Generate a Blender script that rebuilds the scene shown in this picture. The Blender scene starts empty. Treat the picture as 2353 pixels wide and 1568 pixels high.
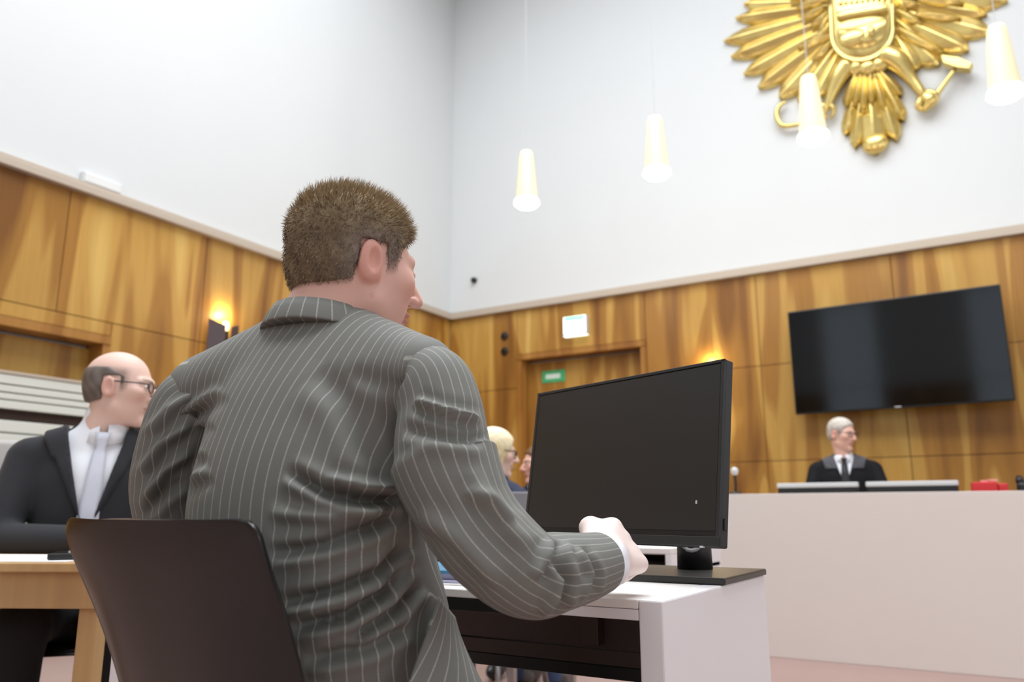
import bpy, bmesh, math, random
import numpy as np
from mathutils import Vector, Matrix

# ------------------------------------------------------------------ camera, world, light, exposure
scene = bpy.context.scene
COL = scene.collection
CAM_H = 0.86                 # a low tripod / a photographer crouching
PITCH = math.radians(12.2)
YAW = math.radians(31.3)     # the heading is turned this far left of the room's long axis
FOCAL = 1830.0               # pixels, for a frame 2353 wide
cam_d = bpy.data.cameras.new('camera')
cam = bpy.data.objects.new('camera', cam_d)
COL.objects.link(cam)
cam.location = (0, 0, CAM_H)
cam.rotation_euler = (math.radians(90) + PITCH, 0, YAW)
cam_d.sensor_width = 36.0
cam_d.lens = FOCAL / 2353.0 * 36.0
cam_d.clip_start = 0.05
cam_d.dof.use_dof = True
cam_d.dof.focus_distance = 1.32
cam_d.dof.aperture_fstop = 4.0
scene.camera = cam

scene.view_settings.view_transform = 'Standard'
scene.view_settings.look = 'None'
scene.view_settings.gamma = 1.0
scene.view_settings.use_curve_mapping = False
scene.view_settings.exposure = 0.27
scene.cycles.max_bounces = 5
scene.cycles.diffuse_bounces = 3
scene.cycles.glossy_bounces = 2
scene.cycles.transmission_bounces = 2

wd = bpy.data.worlds.new('world')
scene.world = wd
wd.use_nodes = True
wd.node_tree.nodes['Background'].inputs[0].default_value = (0.75, 0.85, 1.0, 1)
wd.node_tree.nodes['Background'].inputs[1].default_value = 0.6

X0, X1, Y0, Y1, ZC = -5.49, 5.6, -4.6, 7.6, 8.6      # room shell

def area(name, loc, rot, sx, sy, power, color, spread=180):
    l = bpy.data.lights.new(name, 'AREA')
    l.shape = 'RECTANGLE'; l.size = sx; l.size_y = sy; l.energy = power; l.color = color; l.spread = math.radians(spread)
    o = bpy.data.objects.new(name, l); COL.objects.link(o)
    o.location = loc; o.rotation_euler = rot
    return o
# daylight through the glazed ceiling and the three tall windows of the rear wall
area('skylight_daylight', (-1.2, 2.2, ZC - 0.12), (0, 0, 0), 7.0, 6.6, 610, (0.935, 0.965, 1.0), 158)
for wx in (-3.6, -0.6, 2.4):
    area('window_daylight', (wx, Y0 + 0.12, 3.2), (math.radians(90), 0, 0), 1.2, 4.0, 9, (0.80, 0.93, 1.0))

for wy in (0.2, 4.0):
    area('window_daylight', (X1 - 0.12, wy, 2.7), (0, math.radians(90), 0), 2.6, 1.6, 24, (0.88, 0.94, 1.0))

# ------------------------------------------------------------------ helpers
CY, SY = math.cos(YAW), math.sin(YAW)
CP, SP = math.cos(PITCH), math.sin(PITCH)
def W(p):
    """(lateral, forward, height) of the photographer's heading -> room coordinates"""
    p = np.asarray(p, float)
    return np.stack([p[..., 0]*CY - p[..., 1]*SY, p[..., 0]*SY + p[..., 1]*CY, p[..., 2]], -1)
def at(px, py, F):
    u, w = px - 1176.5, 784 - py
    fw = FOCAL*CP - w*SP
    return np.array([u/fw*F, F, (FOCAL*SP + w*CP)/fw*F + CAM_H])
def _dir(px, py):
    u, w = px - 1176.5, 784 - py
    return W(np.array([u, FOCAL*CP - w*SP, FOCAL*SP + w*CP]))
def atY(px, py, Y):
    d = _dir(px, py); return d*Y/d[1] + np.array([0, 0, CAM_H])
def atX(px, py, X):
    d = _dir(px, py); return d*X/d[0] + np.array([0, 0, CAM_H])
def pix(P):
    """room coordinates -> pixel of the photograph (for placing cloth folds)"""
    lat = P[:, 0]*CY + P[:, 1]*SY; F = -P[:, 0]*SY + P[:, 1]*CY; z = P[:, 2] - CAM_H
    d = F*CP + z*SP; v = -F*SP + z*CP
    return np.stack([1176.5 + FOCAL*lat/d, 784 - FOCAL*v/d], -1)

def lin(c):
    def f(v):
        v /= 255.0
        return v/12.92 if v <= 0.04045 else ((v + 0.055)/1.055)**2.4
    return (f(c[0]), f(c[1]), f(c[2]), 1)

def mat(name, col, rough=0.5, metal=0.0, spec=0.5, noise=0.0, nscale=20, bump=0.0, bscale=200, emit=None, estr=0, coat=0, sheen=0, sss=0, trans=0):
    m = bpy.data.materials.new(name); m.use_nodes = True
    nt = m.node_tree; b = nt.nodes['Principled BSDF']
    b.inputs['Base Color'].default_value = lin(col)
    b.inputs['Roughness'].default_value = rough
    b.inputs['Metallic'].default_value = metal
    b.inputs['Specular IOR Level'].default_value = spec
    if coat: b.inputs['Coat Weight'].default_value = coat
    if sheen: b.inputs['Sheen Weight'].default_value = sheen
    if trans: b.inputs['Transmission Weight'].default_value = trans
    if sss:
        b.inputs['Subsurface Weight'].default_value = sss
        b.inputs['Subsurface Radius'].default_value = (0.012, 0.005, 0.003)
    if emit is not None:
        b.inputs['Emission Color'].default_value = lin(emit); b.inputs['Emission Strength'].default_value = estr
    if noise or bump:
        tc = nt.nodes.new('ShaderNodeTexCoord')
    if noise:
        n = nt.nodes.new('ShaderNodeTexNoise'); n.inputs['Scale'].default_value = nscale; n.inputs['Detail'].default_value = 5
        nt.links.new(tc.outputs['Object'], n.inputs['Vector'])
        mx = nt.nodes.new('ShaderNodeMix'); mx.data_type = 'RGBA'
        c = lin(col)
        mx.inputs['A'].default_value = tuple(v*(1-noise) for v in c[:3]) + (1,)
        mx.inputs['B'].default_value = tuple(min(1, v*(1+noise)) for v in c[:3]) + (1,)
        nt.links.new(n.outputs['Fac'], mx.inputs['Factor']); nt.links.new(mx.outputs['Result'], b.inputs['Base Color'])
    if bump:
        n2 = nt.nodes.new('ShaderNodeTexNoise'); n2.inputs['Scale'].default_value = bscale; n2.inputs['Detail'].default_value = 3
        nt.links.new(tc.outputs['Object'], n2.inputs['Vector'])
        bp = nt.nodes.new('ShaderNodeBump'); bp.inputs['Strength'].default_value = bump; bp.inputs['Distance'].default_value = 0.002
        nt.links.new(n2.outputs['Fac'], bp.inputs['Height']); nt.links.new(bp.outputs['Normal'], b.inputs['Normal'])
    return m

def wood_mat(name, cols, rough=0.38, sx=3.4, sz=0.34, fine=70, axis='wall'):
    """vertical veneer leaves with flame figure; position-based so every panel differs"""
    m = bpy.data.materials.new(name); m.use_nodes = True
    nt = m.node_tree; N = nt.nodes; L = nt.links; b = N['Principled BSDF']
    g = N.new('ShaderNodeNewGeometry'); sp = N.new('ShaderNodeSeparateXYZ'); L.new(g.outputs['Position'], sp.inputs[0])
    if axis == 'wall':
        ad = N.new('ShaderNodeMath'); ad.operation = 'ADD'; L.new(sp.outputs['X'], ad.inputs[0]); L.new(sp.outputs['Y'], ad.inputs[1])
        h, v = ad.outputs[0], sp.outputs['Z']
    else:
        h, v = sp.outputs['Y'], sp.outputs['X']
    oi = N.new('ShaderNodeObjectInfo')
    mo = N.new('ShaderNodeMath'); mo.operation = 'MULTIPLY'; L.new(oi.outputs['Random'], mo.inputs[0]); mo.inputs[1].default_value = 0.35
    cz = N.new('ShaderNodeCombineXYZ')
    def scaled(sock, k):
        n = N.new('ShaderNodeMath'); n.operation = 'MULTIPLY'; L.new(sock, n.inputs[0]); n.inputs[1].default_value = k; return n.outputs[0]
    L.new(scaled(h, sx), cz.inputs['X']); L.new(scaled(v, sz), cz.inputs['Y'])
    n1 = N.new('ShaderNodeTexNoise'); n1.inputs['Scale'].default_value = 1.15; n1.inputs['Detail'].default_value = 1.2; n1.inputs['Distortion'].default_value = 0.9
    L.new(cz.outputs[0], n1.inputs['Vector'])
    r = N.new('ShaderNodeValToRGB'); e = r.color_ramp.elements
    e[0].position = 0.30; e[0].color = lin(cols[0])
    e[1].position = 0.74; e[1].color = lin(cols[3])
    for p, c in ((0.43, cols[1]), (0.50, cols[1]), (0.56, cols[2]), (0.63, cols[2])):
        q = e.new(p); q.color = lin(c)
    L.new(n1.outputs['Fac'], r.inputs['Fac'])
    cf = N.new('ShaderNodeCombineXYZ'); L.new(scaled(h, fine), cf.inputs['X']); L.new(scaled(v, 1.6), cf.inputs['Y'])
    n2 = N.new('ShaderNodeTexNoise'); n2.inputs['Scale'].default_value = 1.0; n2.inputs['Detail'].default_value = 4; L.new(cf.outputs[0], n2.inputs['Vector'])
    mr = N.new('ShaderNodeMapRange'); L.new(n2.outputs['Fac'], mr.inputs['Value']); mr.inputs['To Min'].default_value = 0.82; mr.inputs['To Max'].default_value = 1.14
    mm = N.new('ShaderNodeMath'); mm.operation = 'ADD'; L.new(mr.outputs[0], mm.inputs[0]); 
    ms = N.new('ShaderNodeMath'); ms.operation = 'MULTIPLY_ADD'; L.new(oi.outputs['Random'], ms.inputs[0]); ms.inputs[1].default_value = 0.14; ms.inputs[2].default_value = -0.07
    L.new(ms.outputs[0], mm.inputs[1])
    mu = N.new('ShaderNodeVectorMath'); mu.operation = 'SCALE'; L.new(r.outputs[0], mu.inputs[0]); L.new(mm.outputs[0], mu.inputs['Scale'])
    L.new(mu.outputs[0], b.inputs['Base Color'])
    b.inputs['Roughness'].default_value = rough
    b.inputs['Specular IOR Level'].default_value = 0.35
    return m

def attr_mat(name, rough=0.5, sss=0.0, spec=0.4):
    m = bpy.data.materials.new(name); m.use_nodes = True
    nt = m.node_tree; b = nt.nodes['Principled BSDF']
    a = nt.nodes.new('ShaderNodeVertexColor'); a.layer_name = 'Col'
    nt.links.new(a.outputs['Color'], b.inputs['Base Color'])
    b.inputs['Roughness'].default_value = rough; b.inputs['Specular IOR Level'].default_value = spec
    if sss:
        b.inputs['Subsurface Weight'].default_value = sss
        b.inputs['Subsurface Radius'].default_value = (0.010, 0.004, 0.002)
    return m

def pinstripe(name, base, line, space=0.0165, width=0.10):
    m = bpy.data.materials.new(name); m.use_nodes = True
    nt = m.node_tree; N = nt.nodes; L = nt.links; b = N['Principled BSDF']
    uv = N.new('ShaderNodeUVMap'); uv.uv_map = 'UVMap'
    sp = N.new('ShaderNodeSeparateXYZ'); L.new(uv.outputs[0], sp.inputs[0])
    d = N.new('ShaderNodeMath'); d.operation = 'DIVIDE'; L.new(sp.outputs['X'], d.inputs[0]); d.inputs[1].default_value = space
    fr = N.new('ShaderNodeMath'); fr.operation = 'FRACT'; L.new(d.outputs[0], fr.inputs[0])
    su = N.new('ShaderNodeMath'); su.operation = 'SUBTRACT'; L.new(fr.outputs[0], su.inputs[0]); su.inputs[1].default_value = 0.5
    ab = N.new('ShaderNodeMath'); ab.operation = 'ABSOLUTE'; L.new(su.outputs[0], ab.inputs[0])
    mr = N.new('ShaderNodeMapRange'); mr.interpolation_type = 'SMOOTHSTEP'; L.new(ab.outputs[0], mr.inputs['Value'])
    mr.inputs['From Min'].default_value = width*0.35; mr.inputs['From Max'].default_value = width*0.85
    mr.inputs['To Min'].default_value = 1.0; mr.inputs['To Max'].default_value = 0.0
    # thread dashes: the line is woven, so it breaks up a little along its length
    wv = N.new('ShaderNodeTexNoise'); wv.inputs['Scale'].default_value = 420; wv.inputs['Detail'].default_value = 2; L.new(uv.outputs[0], wv.inputs['Vector'])
    m2 = N.new('ShaderNodeMapRange'); L.new(wv.outputs['Fac'], m2.inputs['Value']); m2.inputs['From Min'].default_value = 0.3; m2.inputs['From Max'].default_value = 0.7
    m2.inputs['To Min'].default_value = 0.45; m2.inputs['To Max'].default_value = 1.0
    mf = N.new('ShaderNodeMath'); mf.operation = 'MULTIPLY'; L.new(mr.outputs[0], mf.inputs[0]); L.new(m2.outputs[0], mf.inputs[1])
    mx = N.new('ShaderNodeMix'); mx.data_type = 'RGBA'
    mx.inputs['A'].default_value = lin(base); mx.inputs['B'].default_value = lin(line)
    L.new(mf.outputs[0], mx.inputs['Factor']); L.new(mx.outputs['Result'], b.inputs['Base Color'])
    b.inputs['Roughness'].default_value = 0.72; b.inputs['Specular IOR Level'].default_value = 0.3
    tc = N.new('ShaderNodeTexCoord')
    n2 = N.new('ShaderNodeTexNoise'); n2.inputs['Scale'].default_value = 900; L.new(tc.outputs['Object'], n2.inputs['Vector'])
    bp = N.new('ShaderNodeBump'); bp.inputs['Strength'].default_value = 0.12; bp.inputs['Distance'].default_value = 0.001
    L.new(n2.outputs['Fac'], bp.inputs['Height']); L.new(bp.outputs['Normal'], b.inputs['Normal'])
    return m

ORG = {}
def thing(name, label, cat, loc=(0, 0, 0), group=None, kind=None):
    o = bpy.data.objects.new(name, None); COL.objects.link(o)
    o.empty_display_size = 0.05
    o.location = loc; ORG[o.name] = np.array(loc, float)
    o['label'] = label; o['category'] = cat
    if group: o['group'] = group
    if kind: o['kind'] = kind
    return o
def tag(o, label, cat, group=None):
    o['label'] = label; o['category'] = cat
    if group: o['group'] = group
    return o
def mesh(name, V, Fs, m, parent=None, smooth=False, org=None, uv=None, colr=None, label=None, kind=None):
    """one mesh object from room-space vertices; origin at the parent's base (or org)"""
    V = np.asarray(V, float)
    if parent is not None: o0 = ORG[parent.name]
    elif org is not None: o0 = np.array(org, float)
    else:
        mn, mx = V.min(0), V.max(0); o0 = np.array([(mn[0]+mx[0])/2, (mn[1]+mx[1])/2, mn[2]])
    me = bpy.data.meshes.new(name)
    me.from_pydata((V - o0).tolist(), [], [tuple(int(i) for i in f) for f in Fs])
    if uv is not None:
        ul = me.uv_layers.new(name='UVMap')
        li = np.zeros(len(me.loops), np.int32); me.loops.foreach_get('vertex_index', li)
        ul.data.foreach_set('uv', np.asarray(uv, np.float32)[li].ravel())
    if colr is not None:
        ca = me.color_attributes.new('Col', 'FLOAT_COLOR', 'POINT')
        ca.data.foreach_set('color', np.asarray(colr, np.float32).ravel())
    if smooth: me.polygons.foreach_set('use_smooth', [True]*len(me.polygons))
    if m is not None: me.materials.append(m)
    me.update()
    o = bpy.data.objects.new(name, me); COL.objects.link(o)
    if parent is not None:
        o.parent = parent; ORG[o.name] = o0
    else:
        o.location = o0; ORG[o.name] = o0
    if label: o['label'] = label
    if kind: o['kind'] = kind
    return o
def struct(o): o['kind'] = 'structure'; return o

def join(parts):
    V = []; Fs = []; n = 0
    for v, f in parts:
        v = np.asarray(v, float); V.append(v); Fs += [tuple(i + n for i in q) for q in f]; n += len(v)
    return np.concatenate(V), Fs
def box(c, s, rz=0.0, bev=0.0, tilt=0.0):
    """box centre c, size s, turned rz about z; bevelled edges"""
    bm = bmesh.new(); bmesh.ops.create_cube(bm, size=1.0)
    for v in bm.verts: v.co = Vector((v.co.x*s[0], v.co.y*s[1], v.co.z*s[2]))
    if bev > 0: bmesh.ops.bevel(bm, geom=bm.edges[:], offset=bev, segments=2, profile=0.5, affect='EDGES')
    bm.verts.ensure_lookup_table(); bm.verts.index_update()
    M = Matrix.Rotation(rz, 3, 'Z') @ Matrix.Rotation(tilt, 3, 'X')
    V = np.array([tuple(M @ v.co) for v in bm.verts]) + np.array(c, float)
    Fs = [tuple(v.index for v in f.verts) for f in bm.faces]; bm.free()
    return V, Fs
def bx(x0, x1, y0, y1, z0, z1, bev=0.0):
    return box(((x0+x1)/2, (y0+y1)/2, (z0+z1)/2), (x1-x0, y1-y0, z1-z0), 0, bev)
def tube(path, rad, n=12, cap=True):
    """tube through points with per-point radius"""
    P = np.asarray(path, float); R = np.broadcast_to(np.asarray(rad, float), (len(P),))
    T = np.gradient(P, axis=0); T /= np.linalg.norm(T, axis=1)[:, None] + 1e-12
    a = np.array([0, 0, 1.0]) if abs(T[0, 2]) < 0.9 else np.array([1.0, 0, 0])
    u = np.cross(T[0], a); u /= np.linalg.norm(u)
    V = []; Fs = []
    for i in range(len(P)):
        u = u - T[i]*np.dot(u, T[i]); u /= np.linalg.norm(u); w = np.cross(T[i], u)
        for k in range(n):
            t = 2*math.pi*k/n; V.append(P[i] + R[i]*(math.cos(t)*u + math.sin(t)*w))
    for i in range(len(P)-1):
        for k in range(n):
            k2 = (k+1) % n; Fs.append((i*n+k, i*n+k2, (i+1)*n+k2, (i+1)*n+k))
    if cap: Fs.append(tuple(range(n-1, -1, -1))); Fs.append(tuple((len(P)-1)*n + k for k in range(n)))
    return np.array(V), Fs
def lathe(prof, c, n=32, capb=True, capt=True):
    V = []; Fs = []
    for r, z in prof:
        for k in range(n):
            t = 2*math.pi*k/n; V.append((c[0]+r*math.cos(t), c[1]+r*math.sin(t), c[2]+z))
    for i in range(len(prof)-1):
        for k in range(n):
            k2 = (k+1) % n; Fs.append((i*n+k, i*n+k2, (i+1)*n+k2, (i+1)*n+k))
    if capb: Fs.append(tuple(range(n-1, -1, -1)))
    if capt: Fs.append(tuple((len(prof)-1)*n+k for k in range(n)))
    return np.array(V), Fs
def spline(P, n):
    """Catmull-Rom through rows of P, n samples"""
    P = np.asarray(P, float); Q = np.vstack([2*P[0]-P[1], P, 2*P[-1]-P[-2]])
    t = np.linspace(0, len(P)-1 - 1e-9, n); i = t.astype(int); f = (t - i)[:, None]
    a, b, c, d = Q[i], Q[i+1], Q[i+2], Q[i+3]
    return 0.5*((2*b) + (c-a)*f + (2*a-5*b+4*c-d)*f**2 + (-a+3*b-3*c+d)*f**3)

# ---- signed distances and surface nets, for bodies and cloth
def s_ell(P, c, r):
    q = P - np.array(c); r = np.array(r, float)
    k0 = np.linalg.norm(q/r, axis=1); k1 = np.linalg.norm(q/r**2, axis=1) + 1e-9
    return k0*(k0-1)/k1
def s_cap(P, a, b, ra, rb):
    a = np.array(a, float); b = np.array(b, float); ab = b - a
    h = np.clip((P-a) @ ab/(ab @ ab), 0, 1)
    return np.linalg.norm(P - a - h[:, None]*ab, axis=1) - (ra + (rb-ra)*h)
def smin(a, b, k):
    h = np.clip(0.5 + 0.5*(b-a)/k, 0, 1); return b + (a-b)*h - k*h*(1-h)
def smax(a, b, k): return -smin(-a, -b, k)
def chain(P, pts, rads, k=0.01):
    d = None
    for i in range(len(pts)-1):
        e = s_cap(P, pts[i], pts[i+1], rads[i], rads[i+1]); d = e if d is None else smin(d, e, k)
    return d
def snet(fn, lo, hi, h):
    lo = np.array(lo, float); hi = np.array(hi, float)
    n = np.ceil((hi-lo)/h).astype(int) + 1
    ax = [lo[i] + h*np.arange(n[i]) for i in range(3)]
    V = np.empty(n, float)
    for i0 in range(0, n[0], 24):
        g = np.stack(np.meshgrid(ax[0][i0:i0+24], ax[1], ax[2], indexing='ij'), -1)
        V[i0:i0+24] = fn(g.reshape(-1, 3)).reshape(g.shape[:3])
    S = V < 0
    cn = S[:-1, :-1, :-1].astype(np.int8)*0
    for dx in (0, 1):
        for dy in (0, 1):
            for dz in (0, 1):
                cn = cn + S[dx:n[0]-1+dx, dy:n[1]-1+dy, dz:n[2]-1+dz]
    idx = np.argwhere((cn > 0) & (cn < 8))
    pos = np.zeros((len(idx), 3)); cnt = np.zeros(len(idx))
    cor = [(0,0,0),(1,0,0),(0,1,0),(1,1,0),(0,0,1),(1,0,1),(0,1,1),(1,1,1)]
    val = [V[idx[:, 0]+c[0], idx[:, 1]+c[1], idx[:, 2]+c[2]] for c in cor]
    for a in range(8):
        for b in range(a+1, 8):
            if sum(abs(cor[a][i]-cor[b][i]) for i in range(3)) != 1: continue
            m = (val[a] < 0) != (val[b] < 0)
            t = np.where(m, val[a]/(val[a]-val[b]+1e-20), 0)
            p = np.array(cor[a]) + t[:, None]*(np.array(cor[b])-np.array(cor[a]))
            pos += p*m[:, None]; cnt += m
    pos = (idx + pos/cnt[:, None])*h + lo
    vid = -np.ones(n-1, int); vid[idx[:, 0], idx[:, 1], idx[:, 2]] = np.arange(len(idx))
    Fs = []
    for axx in range(3):
        o1, o2 = [(1, 2), (2, 0), (0, 1)][axx]
        sl0 = [slice(None)]*3; sl1 = [slice(None)]*3
        sl0[axx] = slice(0, -1); sl1[axx] = slice(1, None)
        A = S[tuple(sl0)]; B = S[tuple(sl1)]
        e = np.argwhere(A != B)
        ok = (e[:, o1] > 0) & (e[:, o2] > 0) & (e[:, o1] < n[o1]-1) & (e[:, o2] < n[o2]-1)
        e = e[ok]; fl = A[e[:, 0], e[:, 1], e[:, 2]]
        def cell(d1, d2):
            q = e.copy(); q[:, o1] -= d1; q[:, o2] -= d2; return vid[q[:, 0], q[:, 1], q[:, 2]]
        q = np.stack([cell(1, 1), cell(0, 1), cell(0, 0), cell(1, 0)], 1)
        q[~fl] = q[~fl][:, ::-1]
        Fs.append(q)
    Fs = np.concatenate(Fs); Fs = Fs[(Fs >= 0).all(1)]
    return pos, Fs
def vnormals(V, Fs):
    Fs = np.asarray(Fs); N = np.zeros_like(V)
    fn = np.cross(V[Fs[:, 2]]-V[Fs[:, 0]], V[Fs[:, 3]]-V[Fs[:, 1]])
    for k in range(4): np.add.at(N, Fs[:, k], fn)
    return N/(np.linalg.norm(N, axis=1)[:, None] + 1e-12)
def smooth_mesh(V, Fs, it=2):
    Fs = np.asarray(Fs); E = np.concatenate([Fs[:, [0, 1]], Fs[:, [1, 2]], Fs[:, [2, 3]], Fs[:, [3, 0]]])
    for _ in range(it):
        S = np.zeros_like(V); C = np.zeros(len(V))
        np.add.at(S, E[:, 0], V[E[:, 1]]); np.add.at(S, E[:, 1], V[E[:, 0]])
        np.add.at(C, E[:, 0], 1); np.add.at(C, E[:, 1], 1)
        V = 0.5*V + 0.5*S/np.maximum(C, 1)[:, None]
    return V
def polydist(Q, poly):
    """distance of 2-D points to a polyline, and the side (+ = left of travel) and position 0..1"""
    poly = np.asarray(poly, float); best = np.full(len(Q), 1e9); side = np.zeros(len(Q)); tt = np.zeros(len(Q))
    n = len(poly)-1
    for i in range(n):
        a, b = poly[i], poly[i+1]; ab = b-a
        h = np.clip(((Q-a) @ ab)/(ab @ ab), 0, 1); d = Q - a - h[:, None]*ab; L = np.linalg.norm(d, axis=1)
        m = L < best; best[m] = L[m]; side[m] = np.sign(ab[0]*d[m, 1]-ab[1]*d[m, 0]); tt[m] = (i + h[m])/n
    return best, side, tt

# ------------------------------------------------------------------ materials
M = {}
M['plaster'] = mat('plaster', (213, 215, 215), 0.9, noise=0.015, nscale=1.5, bump=0.05, bscale=60)
M['veneer'] = wood_mat('veneer', [(126, 82, 34), (158, 111, 47), (186, 143, 70), (204, 167, 92)])
M['veneer_dark'] = mat('joint_brown', (70, 42, 18), 0.8)  # dark brown backing that shows in the gaps between panels
M['lining'] = wood_mat('door_lining', [(120, 74, 30), (150, 100, 44), (168, 118, 56), (180, 134, 70)])
M['cornice'] = mat('cornice', (186, 172, 156), 0.7, noise=0.04)
M['floor'] = mat('floor_linoleum', (160, 132, 124), 0.35, noise=0.06, nscale=6)
M['ceiling'] = mat('ceiling_plaster', (240, 240, 238), 0.9)
M['frame'] = mat('window_frame', (225, 226, 224), 0.5)
M['glass_sky'] = mat('sky_glass', (200, 215, 230), 0.1, emit=(225, 236, 250), estr=0.6)
M['laminate'] = mat('laminate', (226, 216, 208), 0.55, noise=0.015, nscale=3)
M['white_top'] = mat('white_top', (240, 236, 232), 0.45, noise=0.01)
M['white_leg'] = mat('white_leg', (240, 236, 238), 0.5, noise=0.02, nscale=2)
M['brown_board'] = mat('brown_board', (66, 52, 48), 0.5, noise=0.08, nscale=8)
M['black'] = mat('black_plastic', (20, 20, 21), 0.45)
M['black_gloss'] = mat('black_gloss', (10, 10, 11), 0.12, spec=0.6)
M['screen'] = mat('matte_screen', (30, 30, 30), 0.42, spec=0.55)
M['tvscreen'] = mat('tv_glass', (5, 5, 6), 0.08, spec=0.32)
M['bezel'] = mat('monitor_bezel', (34, 34, 34), 0.5)
M['dark_metal'] = mat('dark_metal', (58, 56, 54), 0.38, metal=0.3)
M['steel'] = mat('steel', (170, 170, 172), 0.3, metal=1.0)
M['silver'] = mat('silver_plastic', (205, 205, 205), 0.4)
M['beech'] = wood_mat('beech', [(188, 146, 98), (200, 160, 110), (206, 168, 118), (214, 178, 130)], sx=8, sz=0.5, axis='top')
M['gold'] = mat('gilded_wood', (224, 198, 124), 0.27, metal=0.85, noise=0.2, nscale=9, bump=0.6, bscale=22)
M['shade'] = mat('lamp_shade', (246, 234, 194), 0.5, emit=(250, 230, 170), estr=0.12)
M['bulb'] = mat('lamp_glow', (255, 252, 240), 0.5, emit=(255, 250, 236), estr=3.2)
M['bulb_warm'] = mat('sconce_glow', (255, 236, 190), 0.5, emit=(255, 226, 160), estr=4.5)
M['aubergine'] = mat('aubergine_metal', (78, 62, 64), 0.5)
M['exit_lit'] = mat('exit_lit', (240, 255, 248), 0.5, emit=(235, 255, 244), estr=1.6)
M['exit_green'] = mat('exit_green', (70, 180, 120), 0.5)
M['exit_pale'] = mat('exit_pale', (225, 245, 235), 0.5)
M['exit_emit_green'] = mat('exit_emit_green', (120, 225, 170), 0.5, emit=(130, 235, 180), estr=0.9)
M['paper'] = mat('paper', (244, 244, 244), 0.8)
M['blue_card'] = mat('blue_card', (70, 126, 158), 0.6)
M['lav_card'] = mat('lavender_card', (176, 172, 200), 0.6)
M['slat'] = mat('slat_white', (214, 216, 206), 0.6)
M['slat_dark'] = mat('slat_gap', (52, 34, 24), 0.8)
M['chair'] = mat('chair_shell', (29, 27, 27), 0.24, spec=0.5)
M['red'] = mat('red_plastic', (200, 40, 44), 0.5)
M['pink'] = mat('pink_paper', (235, 170, 160), 0.6)
M['grey_cloth'] = mat('grey_cloth', (176, 172, 168), 0.8)
M['grey_plastic'] = mat('grey_plastic', (128, 124, 128), 0.5)
M['suit_black'] = mat('suit_black', (42, 42, 46), 0.8, spec=0.25, sheen=0.1, bump=0.1, bscale=700)
M['robe'] = mat('robe_black', (22, 22, 26), 0.8, spec=0.2)
M['velvet'] = mat('robe_velvet', (62, 60, 68), 0.7, sheen=0.4)
M['shirt'] = mat('shirt_white', (240, 241, 246), 0.8)
M['tie_silver'] = mat('tie_silver', (206, 208, 220), 0.5, sheen=0.3)
M['tie_black'] = mat('tie_black', (24, 24, 28), 0.6)
M['navy'] = mat('navy_cloth', (34, 40, 66), 0.8)
M['denim'] = mat('denim', (72, 88, 124), 0.85, noise=0.25, nscale=30)
M['trouser'] = mat('trouser_black', (18, 18, 19), 0.85)
M['shoe'] = mat('shoe_black', (16, 15, 15), 0.35)
M['skin'] = attr_mat('skin', 0.5)
M['hair'] = attr_mat('hair', 0.6, spec=0.35)
M['eye'] = mat('eye_white', (232, 228, 222), 0.2)
M['iris'] = mat('eye_iris', (60, 74, 84), 0.15)
M['cable'] = mat('pale_cable', (196, 198, 198), 0.7)
M['glasses'] = mat('spectacle_frame', (46, 34, 32), 0.35)
M['pin'] = pinstripe('pinstripe_wool', (120, 120, 115), (178, 176, 166), space=0.0182, width=0.085)

# ------------------------------------------------------------------ the room
Z_ROW = [0.43, 1.33, 2.23, 3.13]
struct(mesh('floor', *bx(X0-0.3, X1+0.3, Y0-0.3, Y1+0.4, -0.12, 0.0), M['floor'], label='pale reddish smooth courtroom floor'))
# ceiling with a glazed opening
cb = [bx(X0-0.3, -4.8, Y0-0.3, Y1+0.4, ZC, ZC+0.2), bx(2.4, X1+0.3, Y0-0.3, Y1+0.4, ZC, ZC+0.2),
      bx(-4.8, 2.4, Y0-0.3, -1.2, ZC, ZC+0.2), bx(-4.8, 2.4, 5.6, Y1+0.4, ZC, ZC+0.2)]
ceil = struct(mesh('ceiling', *join(cb), M['ceiling'], label='white plaster ceiling with a glazed opening'))
sky = thing('window_4', 'glazed skylight with white frame set into the ceiling', 'skylight', (-1.2, 2.2, ZC), kind='structure')
mesh('pane', *bx(-4.8, 2.4, -1.2, 5.6, ZC+0.1, ZC+0.12), M['glass_sky'], sky)
for k in range(5): mesh('glazing_bar', *bx(-4.8+k*1.8-0.04, -4.8+k*1.8+0.04, -1.2, 5.6, ZC+0.02, ZC+0.12), M['frame'], sky)
for k in range(4): mesh('glazing_bar', *bx(-4.8, 2.4, -1.2+k*2.267-0.04, -1.2+k*2.267+0.04, ZC+0.02, ZC+0.12), M['frame'], sky)

# left wall: plaster above, veneer panels below, a door recess
DL0, DL1, DLZ = 1.75, 3.30, 2.07
wl = struct(mesh('wall_left', *join([bx(X0-0.3, X0-0.03, Y0-0.3, Y1+0.4, 3.13, ZC+0.1), bx(X0-0.3, X0-0.03, DL1, Y1+0.4, 0, 3.13),
      bx(X0-0.3, X0-0.03, Y0-0.3, DL0, 0, 3.13), bx(X0-0.3, X0-0.03, DL0, DL1, DLZ, 3.13), bx(X0-0.3, X0-0.2, DL0, DL1, 0, DLZ)]), M['plaster'], label='white plaster wall above wood panelling, left'))
G = 0.003
def panel_l(y0, y1, z0, z1): return mesh('wood_panel', *bx(X0-0.03, X0, y0+G, y1-G, z0+G, z1-G, 0.002), M['veneer'], wl)
mesh('joint_backing', *join([bx(X0-0.032, X0-0.012, DL1, Y1, 0, 3.13), bx(X0-0.032, X0-0.012, -3.0, DL0, 0, 3.13), bx(X0-0.032, X0-0.012, DL0, DL1, DLZ+0.05, 3.13)]), M['veneer_dark'], wl)
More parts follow.
